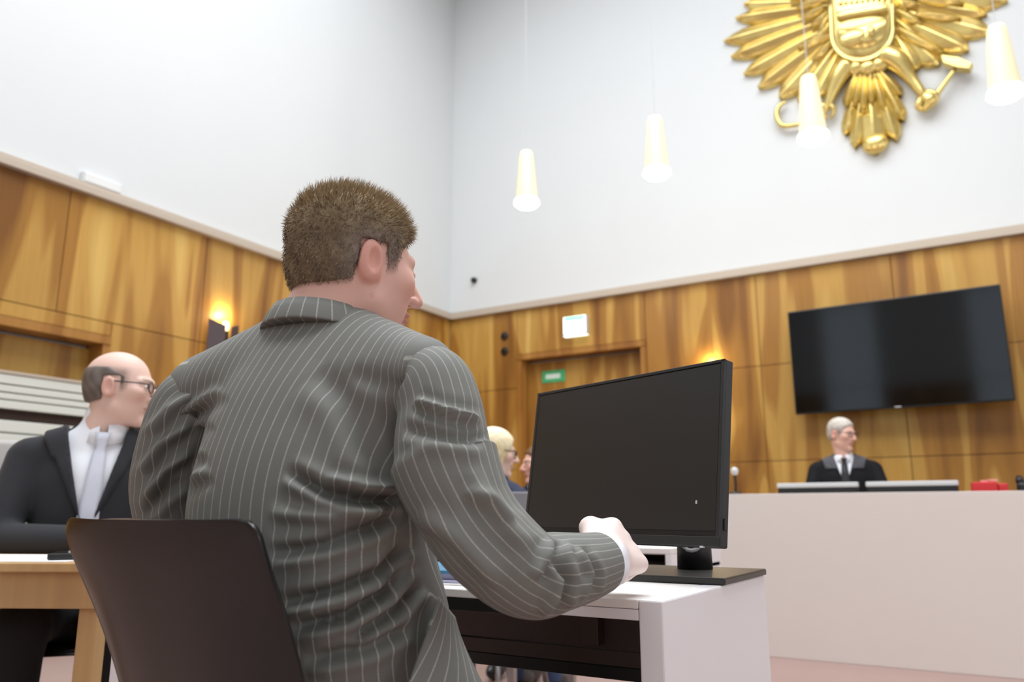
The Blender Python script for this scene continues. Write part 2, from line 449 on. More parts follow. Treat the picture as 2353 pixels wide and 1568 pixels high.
ye = [-1.743, -0.573, 0.597, 1.767, 2.937, 4.107, 5.277, 6.447, 7.6]
for i in range(len(ye)-1):
    panel_l(ye[i], ye[i+1], 2.23, 3.13)
for z0, z1 in ((0.0, 0.43), (0.43, 1.33), (1.33, 2.23)):
    for a, b in ((DL1+0.05, 4.107), (4.107, 5.277), (5.277, 6.447), (6.447, 7.6), (-1.743, -0.573), (-0.573, 0.597), (0.597, DL0-0.05)):
        panel_l(a, b, z0, z1)
panel_l(DL0-0.05, DL1+0.05, DLZ+0.06, 2.23)
d2 = thing('door_2', 'recessed wooden door in left panelled wall under a deep lintel', 'door', (X0, (DL0+DL1)/2, 0), kind='structure')
mesh('door_leaf', *bx(X0-0.19, X0-0.15, DL0, (DL0+DL1)/2-0.003, 0, DLZ-0.03), M['veneer'], d2)
mesh('door_leaf', *bx(X0-0.19, X0-0.15, (DL0+DL1)/2+0.003, DL1, 0, DLZ-0.03), M['veneer'], d2)
mesh('door_lining', *join([bx(X0-0.199, X0+0.012, DL0-0.05, DL0+0.008, 0, DLZ-0.008), bx(X0-0.199, X0+0.012, DL1-0.008, DL1+0.05, 0, DLZ-0.008)]), M['lining'], d2)
mesh('lintel', *bx(X0-0.199, X0+0.02, DL0-0.05, DL1+0.05, DLZ-0.008, DLZ+0.055, 0.003), M['lining'], d2)
mesh('door_handle', *tube([(X0-0.15, 2.60, 1.05), (X0-0.09, 2.60, 1.05), (X0-0.09, 2.72, 1.05)], 0.011), M['steel'], d2, smooth=True)

# end wall behind the bench
DB0, DB1, DBZ = -4.50, -3.05, 2.555
wb = struct(mesh('wall_back', *join([bx(X0-0.3, X1+0.3, Y1+0.03, Y1+0.3, 3.13, ZC+0.1), bx(X0-0.3, DB0, Y1+0.03, Y1+0.3, 0, 3.13),
      bx(DB1, X1+0.3, Y1+0.03, Y1+0.3, 0, 3.13), bx(DB0, DB1, Y1+0.03, Y1+0.3, DBZ, 3.13), bx(DB0, DB1, Y1+0.2, Y1+0.3, 0, DBZ)]), M['plaster'], label='white plaster wall above wood panelling, behind the bench'))
def panel_b(x0, x1, z0, z1): return mesh('wood_panel', *bx(x0+G, x1-G, Y1, Y1+0.03, z0+G, z1-G, 0.002), M['veneer'], wb)
mesh('joint_backing', *join([bx(X0, DB0, Y1+0.012, Y1+0.032, 0, 3.13), bx(DB1, X1, Y1+0.012, Y1+0.032, 0, 3.13), bx(DB0, DB1, Y1+0.012, Y1+0.032, DBZ+0.05, 3.13)]), M['veneer_dark'], wb)
xe = [-3.05+0.05, -1.85, -0.65, 0.55, 1.75, 2.95, 4.15, 5.35]
for z0, z1 in ((0.0, 0.43), (0.43, 1.33), (1.33, 2.23), (2.23, 3.13)):
    panel_b(X0, DB0-0.05, z0, z1)
    for a, b in zip(xe[:-1], xe[1:]): panel_b(a, b, z0, z1)
panel_b(DB0-0.05, DB1+0.05, DBZ+0.06, 3.13)
d1 = thing('door_1', 'wide recessed wooden door with a green exit sign on it', 'door', ((DB0+DB1)/2, Y1, 0), kind='structure')
mesh('door_leaf', *bx(DB0, (DB0+DB1)/2-0.003, Y1+0.15, Y1+0.19, 0, DBZ-0.03), M['veneer'], d1)
mesh('door_leaf', *bx((DB0+DB1)/2+0.003, DB1, Y1+0.15, Y1+0.19, 0, DBZ-0.03), M['veneer'], d1)
mesh('door_lining', *join([bx(DB0-0.05, DB0+0.008, Y1-0.012, Y1+0.199, 0, DBZ-0.008), bx(DB1-0.008, DB1+0.05, Y1-0.012, Y1+0.199, 0, DBZ-0.008)]), M['lining'], d1)
mesh('lintel', *bx(DB0-0.05, DB1+0.05, Y1-0.02, Y1+0.199, DBZ-0.008, DBZ+0.055, 0.003), M['lining'], d1)
mesh('door_handle', *tube([(-3.70, Y1+0.15, 1.05), (-3.70, Y1+0.09, 1.05), (-3.58, Y1+0.09, 1.05)], 0.011), M['steel'], d1, smooth=True)

# cornice ledges
struct(mesh('trim_1', *join([bx(X0-0.04, X0+0.055, Y0, Y1+0.03, 3.13, 3.185, 0.004), bx(X0-0.04, X0+0.03, Y0, Y1+0.03, 3.185, 3.215)]), M['cornice'], label='grey-beige ledge capping the left panelling'))
struct(mesh('trim_2', *join([bx(X0, X1, Y1-0.055, Y1+0.04, 3.13, 3.185, 0.004), bx(X0, X1, Y1-0.03, Y1+0.04, 3.185, 3.215)]), M['cornice'], label='grey-beige ledge capping the panelling behind the bench'))
# right and rear walls (out of frame, they close the room and hold the windows)
wrt = struct(mesh('wall_right', *join([bx(X1, X1+0.3, Y0-0.3, -0.6, 0, ZC+0.1), bx(X1, X1+0.3, 1.0, 3.2, 0, ZC+0.1), bx(X1, X1+0.3, 4.8, Y1+0.4, 0, ZC+0.1), bx(X1, X1+0.3, -0.6, 1.0, 0, 1.4), bx(X1, X1+0.3, 3.2, 4.8, 0, 1.4),
      bx(X1, X1+0.3, -0.6, 1.0, 4.0, ZC+0.1), bx(X1, X1+0.3, 3.2, 4.8, 4.0, ZC+0.1)]), M['plaster'], label='white plaster side wall with two tall windows, right'))
for k, c in enumerate((0.2, 4.0)):
    w = thing('window_%d' % (k+5), ('nearer', 'farther')[k] + ' tall white framed window of the right wall', 'window', (X1, c, 1.4), kind='structure')
    mesh('pane', *bx(X1+0.14, X1+0.16, c-0.8, c+0.8, 1.4, 4.0), M['glass_sky'], w)
    mesh('window_frame', *join([bx(X1+0.08, X1+0.2, c-0.8, c-0.74, 1.4, 4.0), bx(X1+0.08, X1+0.2, c+0.74, c+0.8, 1.4, 4.0), bx(X1+0.08, X1+0.2, c-0.8, c+0.8, 1.4, 1.46), bx(X1+0.08, X1+0.2, c-0.8, c+0.8, 3.94, 4.0), bx(X1+0.08, X1+0.2, c-0.8, c+0.8, 2.7, 2.75)]), M['frame'], w)
wr = []
wx = [X0-0.3, -4.2, -3.0, -1.2, 0.0, 1.8, 3.0, X1+0.3]
for k in range(0, 7):
    if k % 2 == 0: wr.append(bx(wx[k], wx[k+1], Y0-0.3, Y0, 0, ZC+0.1))
    else: wr += [bx(wx[k], wx[k+1], Y0-0.3, Y0, 0, 1.2), bx(wx[k], wx[k+1], Y0-0.3, Y0, 5.2, ZC+0.1)]
wre = struct(mesh('wall_rear', *join(wr), M['plaster'], label='white rear wall with three tall windows'))
for a, b in ((X0, -4.2), (-3.0, -1.2), (0.0, 1.8), (3.0, X1)):
    for z0, z1 in ((0.0, 0.43), (0.43, 1.33), (1.33, 2.23), (2.23, 3.13)): mesh('wood_panel', *bx(a+G, b-G, Y0, Y0+0.03, z0+G, z1-G, 0.002), M['veneer'], wre)
for k, c in enumerate((-3.6, -0.6, 2.4)):
    w = thing('window_%d' % (k+1), ('left', 'middle', 'right')[k] + ' tall white framed window of the rear wall', 'window', (c, Y0, 1.2), kind='structure')
    mesh('pane', *bx(c-0.6, c+0.6, Y0-0.16, Y0-0.14, 1.2, 5.2), M['glass_sky'], w)
    mesh('window_frame', *join([bx(c-0.6, c-0.54, Y0-0.2, Y0-0.08, 1.2, 5.2), bx(c+0.54, c+0.6, Y0-0.2, Y0-0.08, 1.2, 5.2), bx(c-0.6, c+0.6, Y0-0.2, Y0-0.08, 1.2, 1.26),
         bx(c-0.6, c+0.6, Y0-0.2, Y0-0.08, 5.14, 5.2), bx(c-0.6, c+0.6, Y0-0.2, Y0-0.08, 3.2, 3.25)]), M['frame'], w)

# ------------------------------------------------------------------ wall fittings
ex = thing('exit_light', 'lit white exit sign box above the wide door', 'exit sign', (-3.785, Y1, 2.75))
mesh('housing', *bx(-3.925, -3.645, Y1-0.07, Y1, 2.745, 2.955, 0.006), M['silver'], ex)
mesh('lit_face', *bx(-3.915, -3.655, Y1-0.076, Y1-0.069, 2.765, 2.95), M['exit_lit'], ex)
mesh('lit_underside', *bx(-3.92, -3.65, Y1-0.074, Y1-0.01, 2.738, 2.746), M['exit_lit'], ex)
mesh('pictogram', *bx(-3.90, -3.67, Y1-0.079, Y1-0.075, 2.905, 2.945), M['exit_emit_green'], ex)
gs = thing('exit_plate', 'green exit sign plate on the wide door leaf', 'sign', (-4.1, Y1+0.14, 2.27))
pa, pb = atY(1245, 853, Y1+0.14), atY(1298, 877, Y1+0.14)
mesh('plate', *bx(pa[0], pb[0], Y1+0.142, Y1+0.15, pb[2]+0.005, pa[2]-0.005, 0.002), M['exit_green'], gs)
mesh('pictogram', *bx(pa[0]+0.05, pb[0]-0.06, Y1+0.139, Y1+0.1425, pb[2]+0.045, pa[2]-0.045), M['exit_pale'], gs)
for i, py in enumerate((773, 808)):  # pair of round black speaker openings, they give no light
    c = atY(1160, py, Y1)
    t = thing('wall_speaker', ('upper' if i == 0 else 'lower') + ' small round black fitting beside the wide door', 'fitting', (c[0], Y1, c[2]), 'round black wall fittings')
    v, f = lathe([(0.045, 0), (0.048, 0.012), (0.034, 0.016)], (0, 0, 0), 20)
    v2 = np.stack([v[:, 0]+c[0], Y1 - v[:, 2], v[:, 1]+c[2]], 1); mesh('ring', v2, [q[::-1] for q in f], M['black'], t, smooth=False)
    v, f = lathe([(0.033, 0.013), (0.02, 0.019)], (0, 0, 0), 20)
    v2 = np.stack([v[:, 0]+c[0], Y1 - v[:, 2], v[:, 1]+c[2]], 1); mesh('lens', v2, [q[::-1] for q in f], M['black_gloss'], t)
c = atY(1091, 645, Y1+0.03)
t = thing('wall_camera', 'tiny black camera on the white wall above the corner ledge', 'camera', (c[0], Y1+0.03, c[2]))
v, f = lathe([(0.035, 0), (0.035, 0.03), (0.03, 0.045), (0.012, 0.06)], (0, 0, 0), 20)
mesh('camera_body', np.stack([v[:, 0]+c[0], Y1+0.03 - v[:, 2], v[:, 1]+c[2]], 1), [q[::-1] for q in f], M['black'], t, smooth=True)
v, f = lathe([(0.012, 0.059), (0.008, 0.063)], (0, 0, 0), 12)
mesh('lens', np.stack([v[:, 0]+c[0], Y1+0.03 - v[:, 2], v[:, 1]+c[2]], 1), [q[::-1] for q in f], M['black_gloss'], t)
jb = thing('junction_box', 'small white box on the left wall just above the ledge', 'box', (X0-0.03, 3.15, 3.22))
mesh('box_body', *bx(X0-0.03, X0+0.02, 3.0, 3.3, 3.215, 3.30, 0.006), M['plaster'], jb)
mesh('box_lid', *bx(X0+0.02, X0+0.026, 3.01, 3.29, 3.225, 3.29, 0.003), M['frame'], jb)

def sconce(c, nrm, label):
    """folded shield in dark metal with a lamp between its wings; c = top of lamp on wall, nrm = (nx, ny) into the room"""
    n = np.array([nrm[0], nrm[1], 0.0]); s = np.array([-n[1], n[0], 0.0]); up = np.array([0, 0, 1.0])
    t = thing('wall_sconce', label, 'wall lamp', tuple(np.array(c) - up*0.42), 'dark metal wall sconces')
    def slab(pts, th, d):
        V = np.array([p for p in pts] + [p + d*th for p in pts]); k = len(pts)
        Fs = [tuple(range(k)), tuple(range(2*k-1, k-1, -1))] + [(i, k+i, k+(i+1) % k, (i+1) % k) for i in range(k)]
        return V, Fs
    C = np.array(c, float)
    for sg in (-1, 1):
        a = C + s*sg*0.03 + n*0.10; b = C + s*sg*0.155 + n*0.035
        pts = [a + up*-0.01, b + up*0.035, b - up*0.40, a - up*0.40]
        if sg > 0: pts = pts[::-1]
        d = np.cross(b-a, up)*sg; d /= np.linalg.norm(d)
        mesh('shield_wing', *slab(pts, 0.006, -d), M['aubergine'], t)
    v, f = lathe([(0.028, -0.36), (0.028, -0.06), (0.032, -0.05)], C + n*0.055, 16); mesh('lamp_tube', v, f, M['dark_metal'], t, smooth=True)
    v, f = lathe([(0.008, -0.05), (0.026, -0.035), (0.03, 0.0), (0.022, 0.025), (0.006, 0.035)], C + n*0.055, 16); mesh('bulb', v, f, M['bulb_warm'], t, smooth=True)
    mesh('back_plate', *box(C - up*0.2 + n*0.01, (0.10 if abs(n[1]) > 0.5 else 0.02, 0.10 if abs(n[0]) > 0.5 else 0.02, 0.30)), M['aubergine'], t)
    for dz, pw in ((0.10, 3.2), (-0.46, 2.2)):
        l = bpy.data.lights.new('sconce_light', 'POINT'); l.energy = pw; l.color = (1.0, 0.78, 0.42); l.shadow_soft_size = 0.02
        lo = bpy.data.objects.new('sconce_light', l); COL.objects.link(lo); lo.parent = t
        lo.location = tuple(C + n*0.06 + up*dz - ORG[t.name])
sconce((X0, 4.31, 2.40), (1, 0), 'dark folded wall sconce glowing on the left wood panelling')
sconce((-2.34, Y1, 2.22), (0, -1), 'wall sconce behind the desk monitor, glow on the wood above it')

# television
def rect_axes(yaw, tilt):
    R = np.array([math.cos(yaw), math.sin(yaw), 0]); n = np.array([math.sin(yaw), -math.cos(yaw), 0])
    U = np.array([0, 0, 1.0])*math.cos(tilt) - n*math.sin(tilt)
    return R, U, np.cross(R, U)
def obox(C, R, U, Nn, s, bev=0.0):
    v, f = box((0, 0, 0), s, 0, bev)
    return np.array(C) + v[:, :1]*R + v[:, 1:2]*Nn + v[:, 2:3]*U, f
R, U, Nn = rect_axes(math.radians(-2.2), -0.02)
C = np.array([-0.687, 7.36, 2.195])
tv = thing('television', 'large black flat television on the wood wall above the seated judge', 'television', (C[0], 7.5, C[2]-0.47))
mesh('tv_body', *obox(C - Nn*-0.0 - Nn*0.02, R, U, Nn, (1.68, 0.04, 0.945), 0.006), M['black'], tv)
mesh('tv_screen', *obox(C + Nn*0.002, R, U, Nn, (1.655, 0.004, 0.915)), M['tvscreen'], tv)
mesh('tv_bracket', *bx(C[0]-0.25, C[0]+0.25, 7.40, 7.6, C[2]-0.2, C[2]+0.2), M['black'], tv)
mesh('tv_logo', *obox(C + Nn*0.005 - U*0.462, R, U, Nn, (0.05, 0.003, 0.008)), M['silver'], tv)

# pendant lamps in a row above the bench
pend = [(-3.356, 'pendant lamp furthest left in the row over the bench'), (-2.13, 'second pendant lamp from the left, over the bench'),
        (-0.916, 'pendant lamp hanging in front of the gilded eagle'), (0.293, 'pendant lamp at the right edge beside the eagle')]
for x, lb in pend:
    y, zb = 5.77, 3.53
    t = thing('pendant_lamp', 'cream cone ' + lb, 'pendant lamp', (x, y, zb), 'cone pendant lamps over the bench')
    mesh('lamp_shade', *lathe([(0.098, 0.055), (0.062, 0.48), (0.05, 0.52), (0.02, 0.53)], (x, y, zb), 32, capb=False), M['shade'], t, smooth=True)
    mesh('diffuser', *lathe([(0.02, -0.015), (0.085, -0.004), (0.112, 0.02), (0.108, 0.05), (0.098, 0.062)], (x, y, zb), 32), M['bulb'], t, smooth=True)
    mesh('cable', *tube([(x, y, zb+0.52), (x, y, ZC)], 0.0028, 8), M['cable'], t)
    l = bpy.data.lights.new('pendant_light', 'POINT'); l.energy = 9; l.color = (1.0, 0.93, 0.8); l.shadow_soft_size = 0.1
    lo = bpy.data.objects.new('pendant_light', l); COL.objects.link(lo); lo.parent = t; lo.location = (0, 0, -0.14)

# ------------------------------------------------------------------ gilded eagle
EY = Y1 + 0.03
eagle = thing('eagle_emblem', 'large gilded carved eagle with shield on the white wall', 'emblem', tuple(atY(2005, 360, EY)))
def ez(zx, zy):        # a spot on the wall, read off a close view of the carving
    p = atY(1640 + zx/3.3, zy/3.3, EY); return np.array([p[0], p[2]])
def feather(name, a, b, w, h, y=0.0, blunt=0.25, bow=0.0, n=11, mt='gold'):
    a = np.array(a, float); b = np.array(b, float); d = b - a; L = np.linalg.norm(d); d /= L; s = np.array([-d[1], d[0]])
    V = []; Fs = []
    prof = (-1.0, -0.62, -0.12, 0.0, 0.12, 0.62, 1.0)
    hh = (0.0, 0.62, 0.80, 1.0, 0.80, 0.62, 0.0)
    for i in range(n+1):
        t = i/n
        wid = w*(0.55 + 0.45*math.sin(min(t/0.55, 1)*math.pi/2))*(1 - max(0, (t-(1-blunt))/blunt)**2.2*0.93)
        c = a + d*L*t + s*bow*math.sin(t*math.pi)
        for q, z in zip(prof, hh):
            p = c + s*wid*q*0.5
            V.append((p[0], EY - 0.012 - y - h*z*(0.65+0.35*math.sin(t*math.pi)), p[1]))
    k = len(prof)
    for i in range(n):
        for j in range(k-1): Fs.append((i*k+j, i*k+j+1, (i+1)*k+j+1, (i+1)*k+j))
    base = len(V)
    for i in range(n+1):
        for q in (0, k-1): V.append((V[i*k+q][0], EY + 0.0, V[i*k+q][2]))
    for i in range(n):
        Fs.append((i*k, (i+1)*k, base+2*(i+1), base+2*i)); Fs.append((i*k+k-1, base+2*i+1, base+2*(i+1)+1, (i+1)*k+k-1))
    Fs.append(tuple(range(0, k)) + (base+1, base)); Fs.append(tuple(n*k+j for j in range(k-1, -1, -1)) + (base+2*n, base+2*n+1))
    V = np.array(V)
    cc = (V[:, [0, 2]].mean(0))
    # outward winding toward the room (-y)
    f0 = Fs[0]; nn = np.cross(V[f0[1]]-V[f0[0]], V[f0[2]]-V[f0[0]])
    if nn[1] > 0: Fs = [q[::-1] for q in Fs]
    return mesh(name, V, Fs, M[mt], eagle, smooth=True)
PXM = 1/3.3*0.00385            # metres on the wall per close-view unit
LW = [((880, -60), (330, -150), 150), ((880, -20), (230, -60), 150), ((900, 30), (235, 40), 150), ((900, 60), (175, 150), 140), ((900, 110), (85, 325), 150), ((905, 160), (140, 445), 150),
      ((915, 210), (235, 575), 150), ((925, 260), (345, 680), 150), ((935, 310), (505, 760), 160), ((950, 360), (650, 790), 150), ((965, 410), (790, 760), 130)]
for i, (a, b, w) in enumerate(LW): feather('wing_feather', ez(*a), ez(*b), w*PXM*1.15, 0.05+0.012*(i % 2), y=0.004*i)
RW = [((1380, -120), (2330, -190), 150), ((1380, -70), (2300, -70), 150), ((1380, -20), (2230, 20), 170), ((1385, 30), (2075, 125), 130), ((1385, 90), (2100, 265), 170), ((1385, 150), (1935, 400), 160),
      ((1385, 220), (1710, 510), 165), ((1380, 290), (1545, 550), 150)]
for i, (a, b, w) in enumerate(RW): feather('wing_feather', ez(*a), ez(*b), w*PXM*1.15, 0.05+0.012*(i % 2), y=0.004*i)
# small covert feathers, laid over the roots of the long ones
for a, b in (((800, -70), (560, -30)), ((820, -30), (590, 30)), ((810, 10), (640, 110)), ((850, 30), (690, 80)), ((840, 90), (680, 180)), ((880, 130), (750, 240)), ((890, 150), (810, 290)), ((900, 200), (840, 320)),
             ((880, 240), (700, 420)), ((930, 330), (760, 500)), ((900, 300), (650, 400)), ((1400, -40), (1560, 20)), ((1390, 20), (1470, 120)), ((1400, 60), (1560, 70)), ((1400, 120), (1580, 220)), ((1390, 190), (1560, 330)), ((1400, 250), (1740, 440)), ((1560, 30), (1900, 60)), ((1540, 140), (1880, 180))):
    feather('covert_feather', ez(*a), ez(*b), 75*PXM*1.2, 0.05, y=0.07, blunt=0.5)
# breast behind the shield
def blob(name, c, r, y, mt='gold', flat=1.0):
    v, f = lathe([(0.05, 0.0)] + [(math.cos(t)*1.0, math.sin(t)) for t in np.linspace(0.05, 1.5, 7)], (0, 0, 0), 24)
    V = np.stack([c[0] + v[:, 0]*r[0], EY - y - v[:, 2]*r[2], c[1] + v[:, 1]*r[1]], 1)
    return mesh(name, V, [q[::-1] for q in f], M[mt], eagle, smooth=True)
def plate(name, poly, y0, y1, mt='gold', bev=0.012, dome=0.0):
    """flat carved plate in the wall plane from an outline, front edge rounded"""
    P = np.array([ez(*p) for p in poly]); c = P.mean(0); k = len(P)
    sc = 1 - bev/np.linalg.norm(P-c, axis=1).mean()
    V = [(p[0], EY - y0, p[1]) for p in P] + [(p[0], EY - y1 + bev*0.6, p[1]) for p in P]
    rings = [(sc, 0.0)] + ([(sc*0.8, dome*0.45), (sc*0.55, dome*0.78), (sc*0.3, dome*0.95)] if dome else [])
    for q, h in rings:
        for p in P: e = c + (p-c)*q; V.append((e[0], EY - y1 - h, e[1]))
    Fs = []; nr = 1 + len(rings)
    for r in range(nr):
        for i in range(k): Fs.append((r*k+i, r*k+(i+1) % k, (r+1)*k+(i+1) % k, (r+1)*k+i))
    Fs.append(tuple(nr*k+i for i in range(k)))
    V = np.array(V); f0 = Fs[-1]; nn = np.cross(V[f0[1]]-V[f0[0]], V[f0[2]]-V[f0[1]])
    if nn[1] > 0: Fs = [q[::-1] for q in Fs]
    return mesh(name, V, Fs, M[mt], eagle, smooth=bool(dome))
blob('breast', ez(1140, 180), (0.36, 0.62, 0.16), 0.0)
arc = [(1100+225*math.sin(t)*1.0 + 30*(1-math.cos(t)) , 270 + 235*math.cos(t)) for t in np.linspace(math.pi/2, -math.pi/2, 15)]
arc = [(1145 + 225*math.cos(t), 300 + 205*math.sin(t)) for t in np.linspace(0, math.pi, 15)]
sh = plate('shield', [(1355, -110)] + [(p[0], p[1]-0.12*(p[0]-1145)*0.8) for p in arc] + [(905, -60), (900, -110)], 0.0, 0.17, dome=0.045)
plate('shield_rim', [(1385, 90), (1385, 250)] + [(1145 + 245*math.cos(t), 305 + 222*math.sin(t) - 0.09*245*math.cos(t)) for t in np.linspace(0.0, math.pi, 15)] + [(892, 130), (905, 90)], 0.0, 0.165)
for k in range(9):
    x = 975 + k*42
    plate('shield_stripe', [(x, -100), (x+22, -104), (x+22, 118-k*5), (x, 122-k*5)], 0.17, 0.232, bev=0.003)
plate('shield_bar', [(965, 240), (1345, 180), (1340, 130), (960, 188)], 0.17, 0.250, bev=0.012, dome=0.01)
plate('shield_field', [(965, 300), (1335, 215)] + [(1145 + 185*math.cos(t), 300 + 150*math.sin(t) - 0.09*185*math.cos(t)) for t in np.linspace(0.0, math.pi, 11)], 0.17, 0.205, bev=0.012, dome=0.045)
blob('shield_boss', ez(1080, 380), (0.12, 0.09, 0.04), 0.235)
blob('shield_boss', ez(1220, 335), (0.035, 0.06, 0.03), 0.24)
# head and neck rise above the frame
blob('neck', ez(1120, -330), (0.16, 0.34, 0.16), 0.0); blob('head', ez(1080, -640), (0.20, 0.16, 0.16), 0.02)
feather('beak', ez(1000, -640), ez(760, -600), 0.12, 0.1, y=0.02, blunt=0.7)
feather('wing_feather', ez(900, -80), ez(520, -330), 0.22, 0.06); feather('wing_feather', ez(920, -140), ez(560, -620), 0.24, 0.06); feather('wing_feather', ez(1380, -200), ez(2300, -420), 0.24, 0.06); feather('wing_feather', ez(1360, -200), ez(1900, -700), 0.24, 0.06)
# tail fan
TF = [((1130, 560), (1000, 1040), 105), ((1150, 560), (1075, 1140), 110), ((1180, 560), (1232, 1190), 190), ((1215, 560), (1395, 1085), 120), ((1235, 560), (1450, 935), 100), ((1260, 560), (1430, 745), 80), ((1100, 560), (1010, 830), 90)]
for i, (a, b, w) in enumerate(TF): feather('tail_feather', ez(*a), ez(*b), w*PXM*1.1, 0.075, y=0.01+0.006*i, blunt=0.2)
for a, b in (((1160, 600), (1140, 900)), ((1200, 600), (1210, 840)), ((1230, 620), (1310, 880)), ((1130, 600), (1080, 850))): feather('tail_covert', ez(*a), ez(*b), 70*PXM, 0.06, y=0.08, blunt=0.4)
blob('tail_knob', ez(1232, 1110), (0.115, 0.10, 0.07), 0.05)
for p in ((1000, 560), (1090, 545), (1180, 545), (1270, 520)): blob('belly_tuft', ez(*p), (0.09, 0.09, 0.07), 0.08)
def limb(name, pts, rad, y=0.08, n=10):
    P = [np.array([*ez(*p)]) for p in pts]; Q = np.array([(p[0], EY - y, p[1]) for p in P]); R_ = np.array(rad)
    S = spline(np.column_stack([Q, R_]), 4*len(pts))
    return mesh(name, *tube(S[:, :3], np.maximum(S[:, 3], 0.004), n), M['gold'], eagle, smooth=True)
limb('leg', [(1300, 450), (1400, 500), (1500, 620), (1600, 760)], [0.11, 0.10, 0.055, 0.04])
limb('talon', [(1600, 760), (1650, 800), (1600, 875)], [0.05, 0.06, 0.015], 0.09)
limb('talon', [(1590, 770), (1560, 830), (1600, 870)], [0.04, 0.035, 0.012], 0.07)
limb('talon', [(1620, 740), (1690, 760), (1690, 820)], [0.04, 0.035, 0.012], 0.10)
limb('hammer_handle', [(1670, 790), (1750, 680), (1830, 570)], [0.03, 0.024, 0.02], 0.10)
plate('hammer_head', [(1725, 470), (1860, 490), (1970, 540), (1950, 580), (1850, 570), (1740, 530)], 0.05, 0.15)
limb('leg', [(1030, 520), (960, 620), (900, 760), (870, 850)], [0.10, 0.085, 0.05, 0.035])
limb('talon', [(870, 840), (850, 890), (875, 930)], [0.035, 0.025, 0.01], 0.09)
limb('talon', [(890, 820), (920, 860), (900, 920)], [0.035, 0.025, 0.01], 0.07)
limb('talon', [(860, 830), (800, 880), (810, 930)], [0.035, 0.03, 0.01], 0.10)
limb('sickle', [(560, 790), (505, 830), (490, 900), (530, 970), (640, 965), (760, 930), (860, 880)], [0.012, 0.024, 0.028, 0.026, 0.022, 0.02, 0.02], 0.06)

# ------------------------------------------------------------------ judges' bench and what stands on it
BY = 5.24
bench = thing('judge_bench', 'long pale beige judges\' bench with a plain front', 'bench', (0.0, BY, 0))
mesh('front_panel', *bx(-3.4, 0.9, BY, BY+0.04, 0.0, 0.98, 0.003), M['laminate'], bench)
mesh('front_panel', *bx(0.903, 3.6, BY, BY+0.04, 0.0, 0.98, 0.003), M['laminate'], bench)
mesh('bench_top', *bx(-3.4, 3.6, BY+0.04, BY+0.34, 0.945, 0.98, 0.003), M['laminate'], bench)
mesh('work_surface', *bx(-3.4, 3.6, BY+0.34, BY+1.0, 0.86, 0.895, 0.003), M['laminate'], bench)
mesh('end_panel', *bx(-3.44, -3.4, BY, BY+1.0, 0, 0.98, 0.003), M['laminate'], bench)
mesh('end_panel', *bx(3.6, 3.64, BY, BY+1.0, 0, 0.98, 0.003), M['laminate'], bench)
struct(mesh('trim_3', *bx(-3.4, 3.6, BY+1.0, Y1, 0.0, 0.16), M['floor'], label='low platform behind the bench'))

def back_monitor(px0, px1, ytop, Y, label):
    a, b = atY(px0, ytop, Y), atY(px1, ytop, Y); z = (a[2]+b[2])/2
    c = (a[0]+b[0])/2; w = abs(b[0]-a[0])
    t = thing('bench_monitor', label, 'monitor', (c, Y+0.05, 0.895), 'monitors on the judges\' bench')
    mesh('back_shell', *bx(c-w/2, c+w/2, Y, Y+0.035, z-0.36+0.06, z-0.012, 0.006), M['black'], t)
    mesh('top_strip', *bx(c-w/2-0.004, c+w/2+0.004, Y-0.004, Y+0.04, z-0.032, z, 0.006), M['silver'], t)
    mesh('screen', *bx(c-w/2+0.01, c+w/2-0.01, Y+0.034, Y+0.037, z-0.29, z-0.03), M['screen'], t)
    mesh('stand', *bx(c-0.04, c+0.04, Y+0.03, Y+0.06, 0.90, z-0.15), M['black'], t)
    mesh('stand_base', *bx(c-0.11, c+0.11, Y-0.02, Y+0.16, 0.895, 0.907, 0.004), M['black'], t)
    return t
back_monitor(1786, 1970, 1110, 5.72, 'bench monitor with silver top edge, left one before the judge')
back_monitor(1990, 2200, 1106, 5.70, 'bench monitor with silver top edge, right one before the judge')
# gooseneck microphone at the left end
c = atY(1690, 1134, 5.45); c[2] = 0.98
mic = thing('bench_microphone', 'small gooseneck microphone with pale foam head on the bench', 'microphone', tuple(c))
mesh('mic_base', *lathe([(0.045, 0), (0.045, 0.012), (0.02, 0.022)], c, 20), M['black'], mic, smooth=True)
tp = atY(1688, 1092, 5.45)
mesh('gooseneck', *tube(spline([c + [0, 0, 0.015], c*0.5 + tp*0.5 + [0.004, 0, 0], tp], 10), 0.009, 8), M['black'], mic, smooth=True)
tp2 = atY(1688, 1084, 5.45)
mesh('foam_head', *lathe([(0.004, -0.026), (0.018, -0.02), (0.026, 0.0), (0.022, 0.02), (0.006, 0.03)], tp2, 16), M['silver'], mic, smooth=True)
# red folder with pink slips, black object at the right edge
c = atY(2270, 1124, 5.75)
rf = thing('red_box', 'small red box with pink slips on the bench', 'box', (c[0], 5.75, 0.895))
mesh('box_body', *box((c[0]-0.02, 5.75, 0.895+0.075), (0.13, 0.2, 0.15), 0.1, 0.006), M['red'], rf)
mesh('slip', *box((c[0]+0.03, 5.72, 0.895+0.16), (0.035, 0.05, 0.012), 0.5), M['pink'], rf)
mesh('slip', *box((c[0]-0.01, 5.74, 0.895+0.157), (0.04, 0.04, 0.01), -0.3), M['pink'], rf)
mesh('box_lid', *box((c[0]+0.075, 5.74, 0.895+0.07), (0.05, 0.17, 0.14), 0.1, 0.008), M['red'], rf)
c = atY(2365, 1100, 5.8)
bo = thing('black_case', 'small black case on the bench at the right picture edge', 'case', (c[0], 5.8, 0.895))
mesh('case_body', *box((c[0]+0.03, 5.8, 0.895+0.075), (0.20, 0.18, 0.15), 0, 0.02), M['black'], bo)
